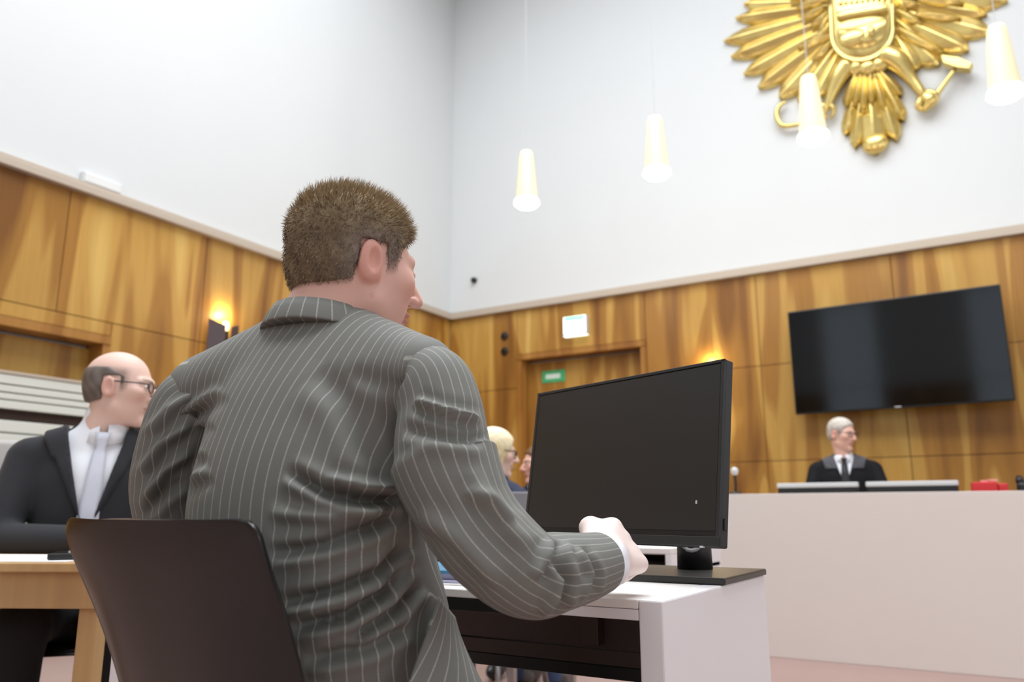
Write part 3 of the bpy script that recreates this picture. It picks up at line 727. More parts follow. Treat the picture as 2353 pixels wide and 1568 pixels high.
mesh('case_handle', *tube(spline([(c[0]-0.05, 5.72, c[2]-0.02), (c[0]-0.05, 5.8, c[2]), (c[0]-0.05, 5.9, c[2]-0.02)], 9), 0.022, 10), M['black'], bo, smooth=True)

# ------------------------------------------------------------------ the desk in front
DX0, DX1, DY0, DY1, DZ = -1.75, -0.443, 1.150, 1.735, 0.735
desk = thing('witness_desk', 'white desk with solid side panel carrying the black monitor', 'desk', ((DX0+DX1)/2, (DY0+DY1)/2, 0))
mesh('desktop', *bx(DX0+0.0385, DX1-0.0385, DY0, DY1, DZ-0.014, DZ, 0.002), M['white_top'], desk)
mesh('side_panel', *bx(DX1-0.038, DX1, DY0, DY1, 0.0, DZ, 0.003), M['white_leg'], desk)
mesh('side_panel', *bx(DX0, DX0+0.038, DY0, DY1, 0.0, DZ, 0.003), M['white_leg'], desk)
mesh('front_rail', *bx(-0.64, DX1-0.0385, DY0+0.0005, DY0+0.03, DZ-0.030, DZ-0.0145, 0.001), M['white_leg'], desk)
mesh('underside_shade', *bx(DX0+0.04, -0.641, DY0+0.012, DY0+0.03, DZ-0.036, DZ-0.0145, 0.001), M['black'], desk)  # black strip standing in for the shade beneath the desktop's front edge
mesh('modesty_panel', *bx(DX0+0.04, DX1-0.04, 1.500, 1.518, 0.602, 0.720, 0.001), M['brown_board'], desk)
mesh('modesty_panel', *bx(DX0+0.04, DX1-0.04, 1.496, 1.516, 0.572, 0.600, 0.001), M['brown_board'], desk)
mesh('cable_tray', *bx(DX0+0.04, DX1-0.04, 1.505, 1.70, 0.545, 0.570, 0.002), M['black'], desk)
mesh('panel_bracket', *bx(-0.735, -0.70, 1.47, 1.50, 0.61, 0.72, 0.002), M['brown_board'], desk)
# monitor on it
R, U, Nn = rect_axes(-0.9227 + YAW, 0.1365)
C = W(np.array([0.2078, 1.6243, 0.9684]))
mon = thing('computer_monitor', 'large black desktop monitor turned towards the man in pinstripes', 'monitor', (-0.60, 1.60, DZ))
MW, MH = 0.54, 0.335
# Nn points to the viewer's side
mesh('back_shell', *obox(C - Nn*0.0115, R, U, Nn, (MW, 0.021, MH), 0.003), M['bezel'], mon)
mesh('screen', *obox(C + Nn*0.0005 + U*0.010, R, U, Nn, (MW-0.018, 0.004, MH-0.036)), M['screen'], mon)
mesh('bezel', *join([obox(C + Nn*0.001 - U*(MH/2-0.0095), R, U, Nn, (MW, 0.006, 0.017), 0.001), obox(C + Nn*0.001 + U*(MH/2-0.003), R, U, Nn, (MW, 0.005, 0.006), 0.001),
      obox(C + Nn*0.001 + R*(MW/2-0.004), R, U, Nn, (0.008, 0.005, MH), 0.001), obox(C + Nn*0.001 - R*(MW/2-0.004), R, U, Nn, (0.008, 0.005, MH), 0.001)]), M['bezel'], mon)
mesh('power_light', *obox(C + Nn*0.003 + R*(MW/2-0.035) - U*(MH/2+0.000), R, U, Nn, (0.007, 0.006, 0.003)), M['silver'], mon)
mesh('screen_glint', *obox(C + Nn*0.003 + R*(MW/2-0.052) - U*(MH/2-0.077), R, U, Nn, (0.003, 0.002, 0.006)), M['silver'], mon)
mesh('side_button', *obox(C - Nn*0.012 + R*(MW/2+0.001) - U*(MH/2-0.04), R, U, Nn, (0.004, 0.009, 0.02), 0.001), M['black'], mon)
post = W(np.array([0.3765, 1.700, 0])); post[2] = DZ
mesh('stand_post', *lathe([(0.036, 0.012), (0.035, 0.05), (0.034, 0.22)], post, 28), M['black'], mon, smooth=True)
mesh('rear_housing', *obox(C - Nn*0.032, R, U, Nn, (MW*0.55, 0.024, MH*0.6), 0.008), M['bezel'], mon)
mb = C - Nn*0.04
mesh('stand_arm', *tube([post + [0, 0, 0.19], mb*0.5 + (post + [0, 0, 0.2])*0.5, mb], [0.03, 0.035, 0.045], 16), M['black'], mon, smooth=True)
mesh('cable_clip', *tube(spline([post + W(np.array([-0.036, -0.012, 0.075])), post + W(np.array([-0.022, -0.04, 0.052])), post + W(np.array([0.0, -0.045, 0.058])), post + W(np.array([-0.006, -0.045, 0.085]))], 10), 0.004, 8), M['silver'], mon, smooth=True)
mesh('stand_base', *bx(-0.80, -0.437, 1.440, 1.728, DZ+0.0005, DZ+0.013, 0.003), M['dark_metal'], mon)

# papers and folder to the man's front
pf = W(at(985, 1335, 1.62)); pf[2] = DZ
fo = thing('blue_folder', 'blue and lavender folder lying on the desk beside his right arm', 'folder', tuple(pf))
mesh('folder_cover', *box(pf + [0, 0, 0.006], (0.32, 0.23, 0.004), 0.12, 0.001), M['lav_card'], fo)
mesh('folder_sheets', *box(pf + [0, 0, 0.013], (0.30, 0.21, 0.010), 0.12), M['lav_card'], fo)
mesh('folder_cover', *box(pf + [-0.005, 0.004, 0.0215], (0.32, 0.23, 0.006), 0.12, 0.001), M['blue_card'], fo)
mesh('folder_backing', *box(pf + [0, 0, 0.002], (0.33, 0.24, 0.003), 0.12), M['paper'], fo)

# second white desk further back, with an open shelf
e0 = W(at(1547, 1300, 3.0))
SX1, SY0 = e0[0], e0[1]-0.02
sd = thing('clerk_desk', 'white desk with open shelf seen under the black monitor', 'desk', (SX1-0.36, SY0+0.3, 0))
mesh('desktop', *bx(SX1-0.72, SX1, SY0, SY0+0.6, 0.713, 0.735, 0.003), M['white_top'], sd)
mesh('shelf', *bx(SX1-0.72, SX1, SY0, SY0+0.58, 0.645, 0.663, 0.002), M['white_leg'], sd)
mesh('side_panel', *bx(SX1-0.022, SX1, SY0, SY0+0.6, 0.0, 0.713, 0.002), M['white_leg'], sd)
for y in (SY0+0.02, SY0+0.54): mesh('leg', *bx(SX1-0.71, SX1-0.68, y, y+0.03, 0.0, 0.645, 0.002), M['steel'], sd)
mesh('back_panel', *bx(SX1-0.695, SX1-0.025, SY0+0.56, SY0+0.58, 0.42, 0.713), M['brown_board'], sd)
# grey monitor at the woman's place
g0 = W(at(1262, 1131, 3.45))
gm = thing('grey_monitor', 'grey monitor back at the blonde woman\'s place, left of the big screen', 'monitor', (g0[0], g0[1], 0.735))
mesh('back_shell', *box((g0[0], g0[1], g0[2]-0.14), (0.44, 0.03, 0.28), YAW, 0.006), M['grey_plastic'], gm)
mesh('screen', *box((g0[0]-SY*0.017, g0[1]+CY*0.017, g0[2]-0.14), (0.41, 0.004, 0.25), YAW), M['screen'], gm)
gs_ = np.array([g0[0]-SY*0.03, g0[1]+CY*0.03, 0.735])
mesh('stand', *box((gs_[0], gs_[1], 0.735+0.07), (0.06, 0.025, 0.13), YAW), M['grey_plastic'], gm)
mesh('stand_base', *box((gs_[0], gs_[1], 0.742), (0.2, 0.16, 0.012), YAW, 0.003), M['grey_plastic'], gm)

# ------------------------------------------------------------------ the other man's table
TR = math.radians(-3.0)            # nearly square to the photographer's heading
def TB(l, F, z): return W(np.array([l, F, z]))
def tbox(l0, l1, F0, F1, z0, z1, bev=0.0, ref=(-1.02, 2.06)):
    v, f = box(((l0+l1)/2, (F0+F1)/2, (z0+z1)/2), (l1-l0, F1-F0, z1-z0), 0, bev)
    q = v - np.array([ref[0], ref[1], 0]); c, s = math.cos(TR), math.sin(TR)
    q = np.stack([q[:, 0]*c - q[:, 1]*s, q[:, 0]*s + q[:, 1]*c, q[:, 2]], 1) + np.array([ref[0], ref[1], 0])
    return W(q), f
tt = TB(-1.7, 2.4, 0)
tab = thing('wooden_table', 'light beech table at which the bald man in black suit sits', 'table', tuple(tt))
mesh('table_top', *tbox(-2.5, -1.02, 2.06, 2.56, 0.715, 0.738, 0.003), M['beech'], tab)
mesh('apron', *tbox(-2.46, -1.05, 2.09, 2.11, 0.625, 0.715, 0.002), M['beech'], tab)
mesh('apron', *tbox(-2.46, -1.05, 2.51, 2.53, 0.625, 0.715, 0.002), M['beech'], tab)
mesh('apron', *tbox(-1.07, -1.05, 2.10, 2.52, 0.625, 0.715, 0.002), M['beech'], tab)
for l in (-2.47, -1.10):
    for F in (2.112, 2.46): mesh('leg', *tbox(l, l+0.05, F, F+0.05, 0.0, 0.715, 0.003), M['beech'], tab)
mesh_p = mesh('document', *tbox(-1.75, -1.13, 2.075, 2.40, 0.7385, 0.741), M['paper'], None)
tag(mesh_p, 'white sheets of paper spread on the beech table', 'paper')
bp_ = W(at(158, 1283, 2.20)); bp_[2] = 0.741
ph = thing('smartphone', 'black phone lying on the white papers beside the chair edge', 'phone', tuple(bp_))
mesh('phone_body', *box(bp_ + [0, 0, 0.009], (0.08, 0.15, 0.016), 0.9, 0.004), M['black'], ph)
mesh('phone_screen', *box(bp_ + [0, 0, 0.0175], (0.07, 0.14, 0.001), 0.9), M['black_gloss'], ph)

# white slatted radiator cover along the left wall
RX = X0 + 0.22
rad = thing('radiator_cover', 'white slatted radiator cover along the left wall behind the bald man', 'radiator cover', (RX, 3.4, 0))
def rz(py): return atX(100, py, RX)[2]
ys0, ys1 = 1.9, 4.9
bands = [(872, 893), (896, 911), (914, 927), (930, 948), (974, 1000), (1004, 1040)]
for a, b in bands:
    za, zb = rz(a), rz(b)
    mesh('slat', *bx(RX-0.02, RX, ys0, ys1, zb, za, 0.004), M['slat'], rad)
mesh('back_board', *bx(RX-0.09, RX-0.075, ys0, ys1, 0.05, rz(872)-0.01), M['slat'], rad)
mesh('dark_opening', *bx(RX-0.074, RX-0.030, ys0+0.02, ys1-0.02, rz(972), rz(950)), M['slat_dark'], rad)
mesh('top_board', *bx(RX-0.2, RX+0.005, ys0-0.01, ys1+0.01, rz(871), rz(871)+0.02, 0.003), M['cornice'], rad)
for y in (ys0, ys1-0.02): mesh('end_board', *bx(RX-0.19, RX-0.021, y, y+0.02, 0.0, rz(871)), M['slat'], rad)
for k in range(6): mesh('slat', *bx(RX-0.02, RX, ys0, ys1, 0.12+k*0.17, 0.26+k*0.17, 0.004), M['slat'], rad)

# ------------------------------------------------------------------ chairs
def shell_chair(O, hd, label, width=0.44, top=0.845, name='shell_chair', m='chair', recline=0.30):
    """one-piece plastic shell on four steel legs. O = (x,y) seat centre in room space, hd = facing direction angle (0 = +y, clockwise)"""
    f = np.array([math.sin(hd), math.cos(hd), 0]); r = np.array([math.cos(hd), -math.sin(hd), 0]); up = np.array([0, 0, 1.0])
    O = np.array([O[0], O[1], 0.0])
    t = thing(name, label, 'chair', tuple(O))
    # profile from back top to the seat front: (forward, height, half width, side curl)
    prof = np.array([(-0.285, top, width*0.5, 0.010), (-0.272, top-0.05, width*0.505, 0.016), (-0.245, top-0.13, width*0.50, 0.03), (-0.215, top-0.22, width*0.49, 0.04), (-0.19, 0.54, width*0.48, 0.045), (-0.16, 0.475, width*0.48, 0.04),
                     (-0.09, 0.445, width*0.49, 0.03), (0.02, 0.44, width*0.5, 0.02), (0.13, 0.45, width*0.49, 0.012), (0.20, 0.445, width*0.46, 0.008), (0.225, 0.425, width*0.44, 0.0)])
    S = spline(prof, 150); S = np.vstack([spline(prof, 1200)[:18:2], S[2:]]); ns = 30
    V = []
    tg = np.gradient(S[:, :2], axis=0); tg /= np.linalg.norm(tg, axis=1)[:, None]
    for i in range(len(S)):
        nf, nz = -tg[i, 1], tg[i, 0]              # to the sitter's side
        if nf*1 < 0 and S[i, 1] > 0.5: nf, nz = -nf, -nz
        if S[i, 1] <= 0.5 and nz < 0: nf, nz = -nf, -nz
        for k in range(ns+1):
            q = 2*k/ns - 1
            hw = S[i, 2]; d = S[0, 1] - S[i, 1]; rc = 0.026
            if d < rc: hw = hw - (rc - math.sqrt(max(0.0, rc*rc - (rc-d)**2)))
            curl = S[i, 3]*abs(q)**3.0
            p = O + f*(S[i, 0] + nf*curl) + r*hw*q + up*(S[i, 1] + nz*curl)
            V.append(p)
    V = np.array(V); n1 = ns+1; Fs = []
    for i in range(len(S)-1):
        for k in range(ns): Fs.append((i*n1+k, i*n1+k+1, (i+1)*n1+k+1, (i+1)*n1+k))
    # thickness
    N_ = vnormals(V, np.array(Fs)); th = 0.007; nv = len(V)
    V2 = np.vstack([V, V + N_*th]); F2 = [tuple(x) for x in Fs] + [tuple(x + nv for x in q[::-1]) for q in Fs]
    rim = [k for k in range(n1)] + [i*n1+ns for i in range(1, len(S))] + [(len(S)-1)*n1+k for k in range(ns-1, -1, -1)] + [i*n1 for i in range(len(S)-2, 0, -1)]
    for a, b in zip(rim, rim[1:]+rim[:1]): F2.append((b, a, a+nv, b+nv))
    o = mesh('shell', V2, F2, M[m], t, smooth=True)
    bv = o.modifiers.new('edge', 'BEVEL'); bv.width = 0.002; bv.segments = 2; bv.limit_method = 'ANGLE'; bv.angle_limit = math.radians(50)
    for sx in (-1, 1):
        for sf in (-1, 1):
            a = O + r*sx*0.15 + f*(sf*0.13) + up*0.432; b = O + r*sx*0.22 + f*(sf*0.23 - 0.02) + up*0.0
            mesh('leg', *tube([a, b], 0.011, 10), M['steel'], t, smooth=True)
    for sf in (-1, 1): mesh('cross_bar', *tube([O + r*-0.15 + f*sf*0.13 + up*0.425, O + r*0.15 + f*sf*0.13 + up*0.425], 0.01, 10), M['steel'], t, smooth=True)
    return t
HDW = lambda deg: math.radians(deg) - YAW       # heading given from the photographer's forward direction
# his chair: top edge from the traced corners of the back
ca, cb_ = np.array([-0.608, 1.085]), np.array([-0.286, 0.880])
mid = (ca+cb_)/2; dv = cb_-ca; cw = np.linalg.norm(dv); ch_hd = math.atan2(-dv[1], dv[0])      # right = dv
fwd = np.array([math.sin(ch_hd), math.cos(ch_hd)])
so = mid + fwd*0.285
shell_chair(W(np.array([so[0], so[1], 0]))[:2], ch_hd - YAW, 'dark grey plastic shell chair in the foreground behind the man in pinstripes', width=cw, top=0.852)

# ------------------------------------------------------------------ people
def rot(heading, pitch=0.0, roll=0.0):
    """local (x right, y forward, z up) -> room; heading clockwise from +y, pitch > 0 looks down"""
    Rz = np.array(Matrix.Rotation(-heading, 3, 'Z')); Rx = np.array(Matrix.Rotation(-pitch, 3, 'X')); Ry = np.array(Matrix.Rotation(roll, 3, 'Y'))
    return Rz @ Rx @ Ry
def mirx(P): Q = P.copy(); Q[:, 0] = np.abs(Q[:, 0]); return Q
def head_sdf(P, neck, nr, o):
    Q = mirx(P); jw = o.get('jaw', 1.0)
    d = s_ell(Q, (0, -0.015, 0.032), (0.0745, 0.098, 0.088))
    d = smin(d, s_ell(Q, (0, 0.03, -0.03), (0.058*jw, 0.062, 0.083)), 0.03)
    d = smin(d, s_cap(Q, (0.045*jw, 0.0, -0.062), (0.0, 0.062, -0.097), 0.02, 0.019), 0.02)
    d = smin(d, s_ell(Q, (0, 0.075, -0.10), (0.02, 0.016, 0.015)), 0.015)
    d = smin(d, s_ell(Q, (0.042, 0.058, -0.015), (0.022, 0.024, 0.022)), 0.02)
    d = smin(d, s_cap(Q, (0.008, 0.088, 0.026), (0.045, 0.072, 0.024), 0.009, 0.008), 0.014)
    d = smin(d, s_cap(P, (0, 0.088, 0.016), (0, 0.114, -0.026), 0.008, 0.0115), 0.008)
    d = smin(d, s_ell(Q, (0.012, 0.10, -0.03), (0.008, 0.011, 0.008)), 0.006)
    d = smax(d, -s_ell(Q, (0.032, 0.098, 0.008), (0.017, 0.018, 0.011)), 0.010)
    d = smin(d, s_ell(Q, (0.031, 0.074, 0.007), (0.0145, 0.0145, 0.0120)), 0.003)
    d = smin(d, s_ell(P, (0, 0.0895, -0.057), (0.022, 0.009, 0.0055)), 0.004)
    d = smin(d, s_ell(P, (0, 0.088, -0.067), (0.019, 0.009, 0.006)), 0.004)
    d = smax(d, -s_ell(P, (0, 0.10, -0.0622), (0.024, 0.012, 0.0014)), 0.002)
    e = s_ell(Q, (0.080, -0.014, -0.002), (0.008, 0.019, 0.033))
    e = smin(e, s_cap(Q, (0.074, 0.0, 0.012), (0.072, 0.0, -0.025), 0.006, 0.007), 0.01)
    e = smax(e, -s_ell(Q, (0.0885, -0.009, -0.003), (0.0090, 0.011, 0.022)), 0.003)
    d = smin(d, e, 0.005)
    d = smin(d, s_cap(P, (0, -0.025, -0.045), tuple(neck), nr, nr + 0.006), 0.028)
    if o.get('roll'):
        d = smin(d, s_cap(Q, (0, -0.078, -0.088), (0.035, -0.066, -0.088), 0.017, 0.013), 0.012)
    return d
def hairline(P, top=0.085):
    """height of the hair's lower edge for a point of the head; > 0 means haired"""
    y = P[:, 1]; x = np.abs(P[:, 0])
    ys = [-0.2, -0.085, -0.06, -0.035, -0.03, 0.016, 0.020, 0.038, 0.045, 0.066, 0.085, 0.2]
    zs = [-0.048, -0.048, -0.046, -0.040, 0.030, 0.034, -0.012, -0.006, 0.035, 0.062, top, 0.2]
    return P[:, 2] - np.interp(y, ys, zs)
def cran(P): return smin(s_ell(P, (0, -0.015, 0.032), (0.0745, 0.098, 0.088)), s_ell(P, (0, -0.035, -0.015), (0.062, 0.066, 0.075)), 0.03)
def hair_sdf(P, style, o):
    if style == 'short':
        t = 0.005 + o.get('len', 0.010)*np.clip((P[:, 2]-0.02)/0.08, 0, 1)
        nz = 0.0012*np.sin(P[:, 0]*420)*np.sin(P[:, 1]*390+1)*np.sin(P[:, 2]*350)
        return smax(cran(P) - t + nz, -hairline(P), 0.006)
    if style == 'horseshoe':
        t = 0.0035
        g = np.minimum(hairline(P), np.minimum(0.062 - 0.55*np.clip(P[:, 1]+0.02, 0, 1) - P[:, 2], 0.030 - P[:, 1]))
        return smax(cran(P) - t, -g, 0.006)
    if style == 'bob':
        a = s_ell(P, (0, -0.016, 0.034), (0.090, 0.112, 0.102))
        a = smin(a, s_ell(mirx(P), (0.058, -0.035, -0.045), (0.034, 0.070, 0.090)), 0.03)
        a = smin(a, s_ell(P, (0, -0.085, -0.055), (0.066, 0.040, 0.090)), 0.03)
        face = s_ell(P, (0, 0.105, -0.035), (0.072, 0.085, 0.110))
        return smax(a, -face, 0.012)
    if style == 'tail':
        t = 0.010
        return smax(cran(P) - t, -hairline(P), 0.006)
def to_lin3(c): return np.array(lin(c)[:3])

def make_head(parent, pos, heading, pitch, roll, scale, neck_world, nr, skin, o, hair=None, hres=0.0035, res=0.0035):
    """returns (verts, faces, colours) of head + neck in room space, and adds hair, eyes, glasses as parts"""
    Rm = rot(heading, pitch, roll); pos = np.array(pos, float)
    T = lambda v: (v*scale) @ Rm.T + pos
    nl = (np.array(neck_world) - pos) @ Rm / scale
    lo = np.minimum((-0.11, -0.14, -0.13), nl - 0.08); hi = np.maximum((0.11, 0.145, 0.15), nl + 0.08)
    V, Fs = snet(lambda P: head_sdf(P, nl, nr/scale, o), lo, hi, res)
    sk = to_lin3(skin); col = np.ones((len(V), 4)); col[:, :3] = sk
    Q = mirx(V)
    def mixc(w, c): col[:, :3] = col[:, :3]*(1-w[:, None]) + to_lin3(c)*w[:, None]
    red = np.exp(-(((Q - np.array([0.045, 0.07, -0.025]))/0.022)**2).sum(1))*0.35 + np.exp(-(((Q - np.array([0, 0.115, -0.024]))/0.016)**2).sum(1))*0.35 + (Q[:, 0] > 0.074)*0.35
    mixc(np.clip(red, 0, 0.6), o.get('flush', (205, 120, 105)))
    lips = (np.abs(V[:, 0]) < 0.023) & (V[:, 1] > 0.083) & (V[:, 2] < -0.052) & (V[:, 2] > -0.072)
    mixc(lips*0.55, (170, 88, 84))
    brow = np.exp(-((Q[:, 2]-0.029)/0.0045)**2)*((Q[:, 0] > 0.012) & (Q[:, 0] < 0.05) & (Q[:, 1] > 0.06))
    mixc(brow*0.75, o.get('brow', (110, 90, 72)))
    if hair in ('short', 'tail', 'horseshoe'):
        g = hairline(V); w = np.clip((g + 0.008)/0.016, 0, 1)*(V[:, 1] < 0.09)
        if hair == 'horseshoe': w = w*np.clip((0.066 - V[:, 2])/0.02, 0, 1)*np.clip((0.045-V[:, 1])/0.02, 0, 1)
        mixc(w*0.6, o['haircol'])
    if hair:
        hl = lambda P: hair_sdf(P, hair, o)
        hv, hf = snet(hl, (-0.115, -0.15, -0.16), (0.115, 0.12, 0.16), hres)
        hv = smooth_mesh(hv, hf, 1)
        rs = np.random.RandomState(3)
        hc = np.ones((len(hv), 4)); a, b = to_lin3(o['haircol']), to_lin3(o['haircol2'])
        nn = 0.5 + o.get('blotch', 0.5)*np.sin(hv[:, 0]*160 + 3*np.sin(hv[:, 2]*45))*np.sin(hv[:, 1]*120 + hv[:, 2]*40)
        up = np.clip((hv[:, 2]-0.02)/0.1, 0, 1)*o.get('crown_pale', 0.5)  # hair colour goes paler towards the crown
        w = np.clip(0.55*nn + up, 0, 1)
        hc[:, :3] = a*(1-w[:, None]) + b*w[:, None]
        def side_grey(Pq): return np.clip((np.abs(Pq[:, 0])-0.045)/0.03, 0, 1)*np.clip((0.075-Pq[:, 2])/0.06, 0, 1)*np.clip((Pq[:, 1]+0.075)/0.05, 0, 1)
        if 'sidecol' in o:
            q = 0.75*side_grey(hv)[:, None]; hc[:, :3] = hc[:, :3]*(1-q) + to_lin3(o['sidecol'])*q
        ho = mesh('hair', T(hv), hf, M['hair'], parent, smooth=True, colr=hc)
        if o.get('strands'):
            N_ = vnormals(hv, hf); rs = np.random.RandomState(7)
            cand = np.where((hairline(hv) > 0.0) & (cran(hv) > 0.001))[0]
            sel = rs.choice(cand, o['strands']); P0 = hv[sel] + rs.uniform(-0.0025, 0.0025, (len(sel), 3)); n0 = N_[sel]
            topw = np.clip((P0[:, 2]-0.03)/0.07, 0, 1)[:, None]
            comb = np.array([0.15, 0.35, 0.45])*topw + np.array([0, -0.25, -0.9])*(1-topw)
            dr = n0*(0.35 + 0.75*topw) + comb + rs.normal(0, 0.28, P0.shape); dr /= np.linalg.norm(dr, axis=1)[:, None]
            ln = (0.006 + 0.012*topw[:, 0])*rs.uniform(0.6, 1.25, len(sel))
            sd_ = np.cross(dr, rs.normal(0, 1, dr.shape)); sd_ /= np.linalg.norm(sd_, axis=1)[:, None]
            w_ = 0.00055
            SV = np.concatenate([P0 - sd_*w_, P0 + sd_*w_, P0 + dr*ln[:, None]*0.6 + sd_*w_*0.6 + n0*0.0006, P0 + dr*ln[:, None]])
            n = len(sel); SF = [(i, i+n, i+2*n, i+3*n) for i in range(n)]
            wv = np.clip(rs.uniform(0, 0.8, n) + 0.45*topw[:, 0]*o.get('crown_pale', 0.5), 0, 1)
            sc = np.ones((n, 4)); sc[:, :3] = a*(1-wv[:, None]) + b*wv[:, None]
            if 'sidecol' in o:
                q = (side_grey(P0)*rs.uniform(0.4, 1.0, n))[:, None]; sc[:, :3] = sc[:, :3]*(1-q) + to_lin3(o['sidecol'])*q
            SC = np.concatenate([sc]*4)
            mesh('hair_strands', T(SV), SF, M['hair'], parent, colr=SC, kind='stuff')
        if hair == 'tail':
            mesh('hair_bun', T(np.array(lathe([(0.005, -0.035), (0.03, -0.025), (0.038, 0.0), (0.03, 0.025), (0.005, 0.035)], (0, -0.12, 0.03), 16)[0])), lathe([(0.005, -0.035), (0.03, -0.025), (0.038, 0.0), (0.03, 0.025), (0.005, 0.035)], (0, -0.12, 0.03), 16)[1], M['hair'], parent, smooth=True, colr=np.tile(np.append(a, 1), (5*16, 1)))
    for sg in (-1, 1):
        v, f = lathe([(0.001, -0.0118)] + [(0.0118*math.cos(t), 0.0118*math.sin(t)) for t in np.linspace(-1.3, 1.3, 9)] + [(0.001, 0.0118)], (0, 0, 0), 14)
        v = np.stack([v[:, 0], v[:, 2], v[:, 1]], 1)
        eo = mesh('eye', T(v + np.array([sg*0.031, 0.0772, 0.007])), [q[::-1] for q in f], M['eye'], parent, smooth=True)
        v, f = lathe([(0.0055, 0.0), (0.004, 0.0012)], (0, 0, 0), 12); v = np.stack([v[:, 0], v[:, 2], v[:, 1]], 1)
        mesh('iris', T(v + np.array([sg*0.031, 0.0772+0.0109, 0.007])), [q[::-1] for q in f], M['iris'], eo)
    if o.get('glasses'):
        pr = []
        for sg in (-1, 1):
            ring = [(sg*0.033 + 0.024*math.cos(t), 0.100 - 0.006*abs(math.cos(t)*sg > 0)*0, 0.006 + 0.017*math.sin(t)) for t in np.linspace(0, 2*math.pi, 25)]
            pr.append(tube(ring, 0.0022, 6, False))
            pr.append(tube([(sg*0.057, 0.099, 0.012), (sg*0.074, 0.080, 0.014), (sg*0.080, 0.0, 0.016), (sg*0.079, -0.02, 0.004)], 0.0022, 6))
        pr.append(tube([(-0.009, 0.101, 0.010), (0, 0.104, 0.012), (0.009, 0.101, 0.010)], 0.002, 6))
        v, f = join(pr); mesh('glasses', T(v), f, M['glasses'], parent, smooth=True)
    return T(V), Fs, col

def hand_sdf(P, curl, thumb):
    """P in hand space: x = thumb side, y = fingers, z = back of the hand; wrist at the origin"""
    d = s_cap(P, (0, -0.03, 0), (0, 0.012, 0), 0.026, 0.027)
    kx = (0.031, 0.011, -0.010, -0.029)
    for x in kx: d = smin(d, s_cap(P, (x*0.45, 0.005, 0), (x, 0.084, 0.004), 0.017, 0.0125), 0.012)
    d = smin(d, s_ell(P, (0.004, 0.05, -0.006), (0.036, 0.042, 0.014)), 0.01)
    d = smin(d, s_ell(P, (0.022, 0.03, -0.012), (0.017, 0.03, 0.014)), 0.012)
    for x, L, c in zip(kx, (0.072, 0.080, 0.074, 0.058), curl):
        p = np.array([x, 0.084, 0.004]); a = 0.0; pts = [p]
        for fr, ca in zip((0.45, 0.30, 0.25), c):
            a += ca; p = p + L*fr*np.array([-x*0.05, math.cos(a), -math.sin(a)]); pts.append(p)
        d = smin(d, chain(P, pts, (0.0108, 0.0098, 0.0088, 0.0078), 0.003), 0.005)
    if thumb is THUMB_FIST: d = smin(d, s_cap(P, (0.044, 0.052, -0.010), (0.034, 0.080, -0.004), 0.0135, 0.0125), 0.010)
    d = smin(d, chain(P, [np.array(q) for q in thumb], (0.015, 0.0125, 0.0108, 0.009), 0.004), 0.010)
    return d
THUMB_OPEN = [(0.020, 0.018, -0.008), (0.046, 0.052, -0.016), (0.056, 0.082, -0.020), (0.060, 0.104, -0.022)]
THUMB_FIST = [(0.020, 0.018, -0.008), (0.047, 0.050, -0.014), (0.046, 0.082, -0.028), (0.026, 0.096, -0.044)]
def make_hand(wrist, d, back, right, curl, thumb, skin, scale=1.0, res=0.0028, flush=(216, 150, 138)):
    """wrist point, finger direction and back-of-hand direction in room space"""
    d = np.array(d, float); d /= np.linalg.norm(d); n = np.array(back, float); n -= d*(n @ d); n /= np.linalg.norm(n)
    t = np.cross(d, n) if not right else np.cross(n, d)
    # right hand, palm down (n up), fingers ahead: the thumb points left
    t = -np.cross(d, n) if right else np.cross(d, n)
    V, Fs = snet(lambda P: hand_sdf(P, curl, thumb), (-0.065, -0.06, -0.10), (0.085, 0.175, 0.045), res)
    hand = np.linalg.det(np.stack([t, d, n], 1))
    if hand < 0: Fs = Fs[:, ::-1]
    col = np.ones((len(V), 4)); w = np.clip((V[:, 1]-0.07)/0.06, 0, 1)*0.35
    col[:, :3] = to_lin3(skin)*(1-w[:, None]) + to_lin3(flush)*w[:, None]
    return np.array(wrist) + (V*scale) @ np.stack([t, d, n], 0), Fs, col
def cat(parts):
    V, Fs, C_ = [], [], []; n = 0
    for v, f, c in parts:
        V.append(v); Fs.append(np.asarray(f) + n); C_.append(c); n += len(v)
    return np.concatenate(V), np.concatenate(Fs), np.concatenate(C_)

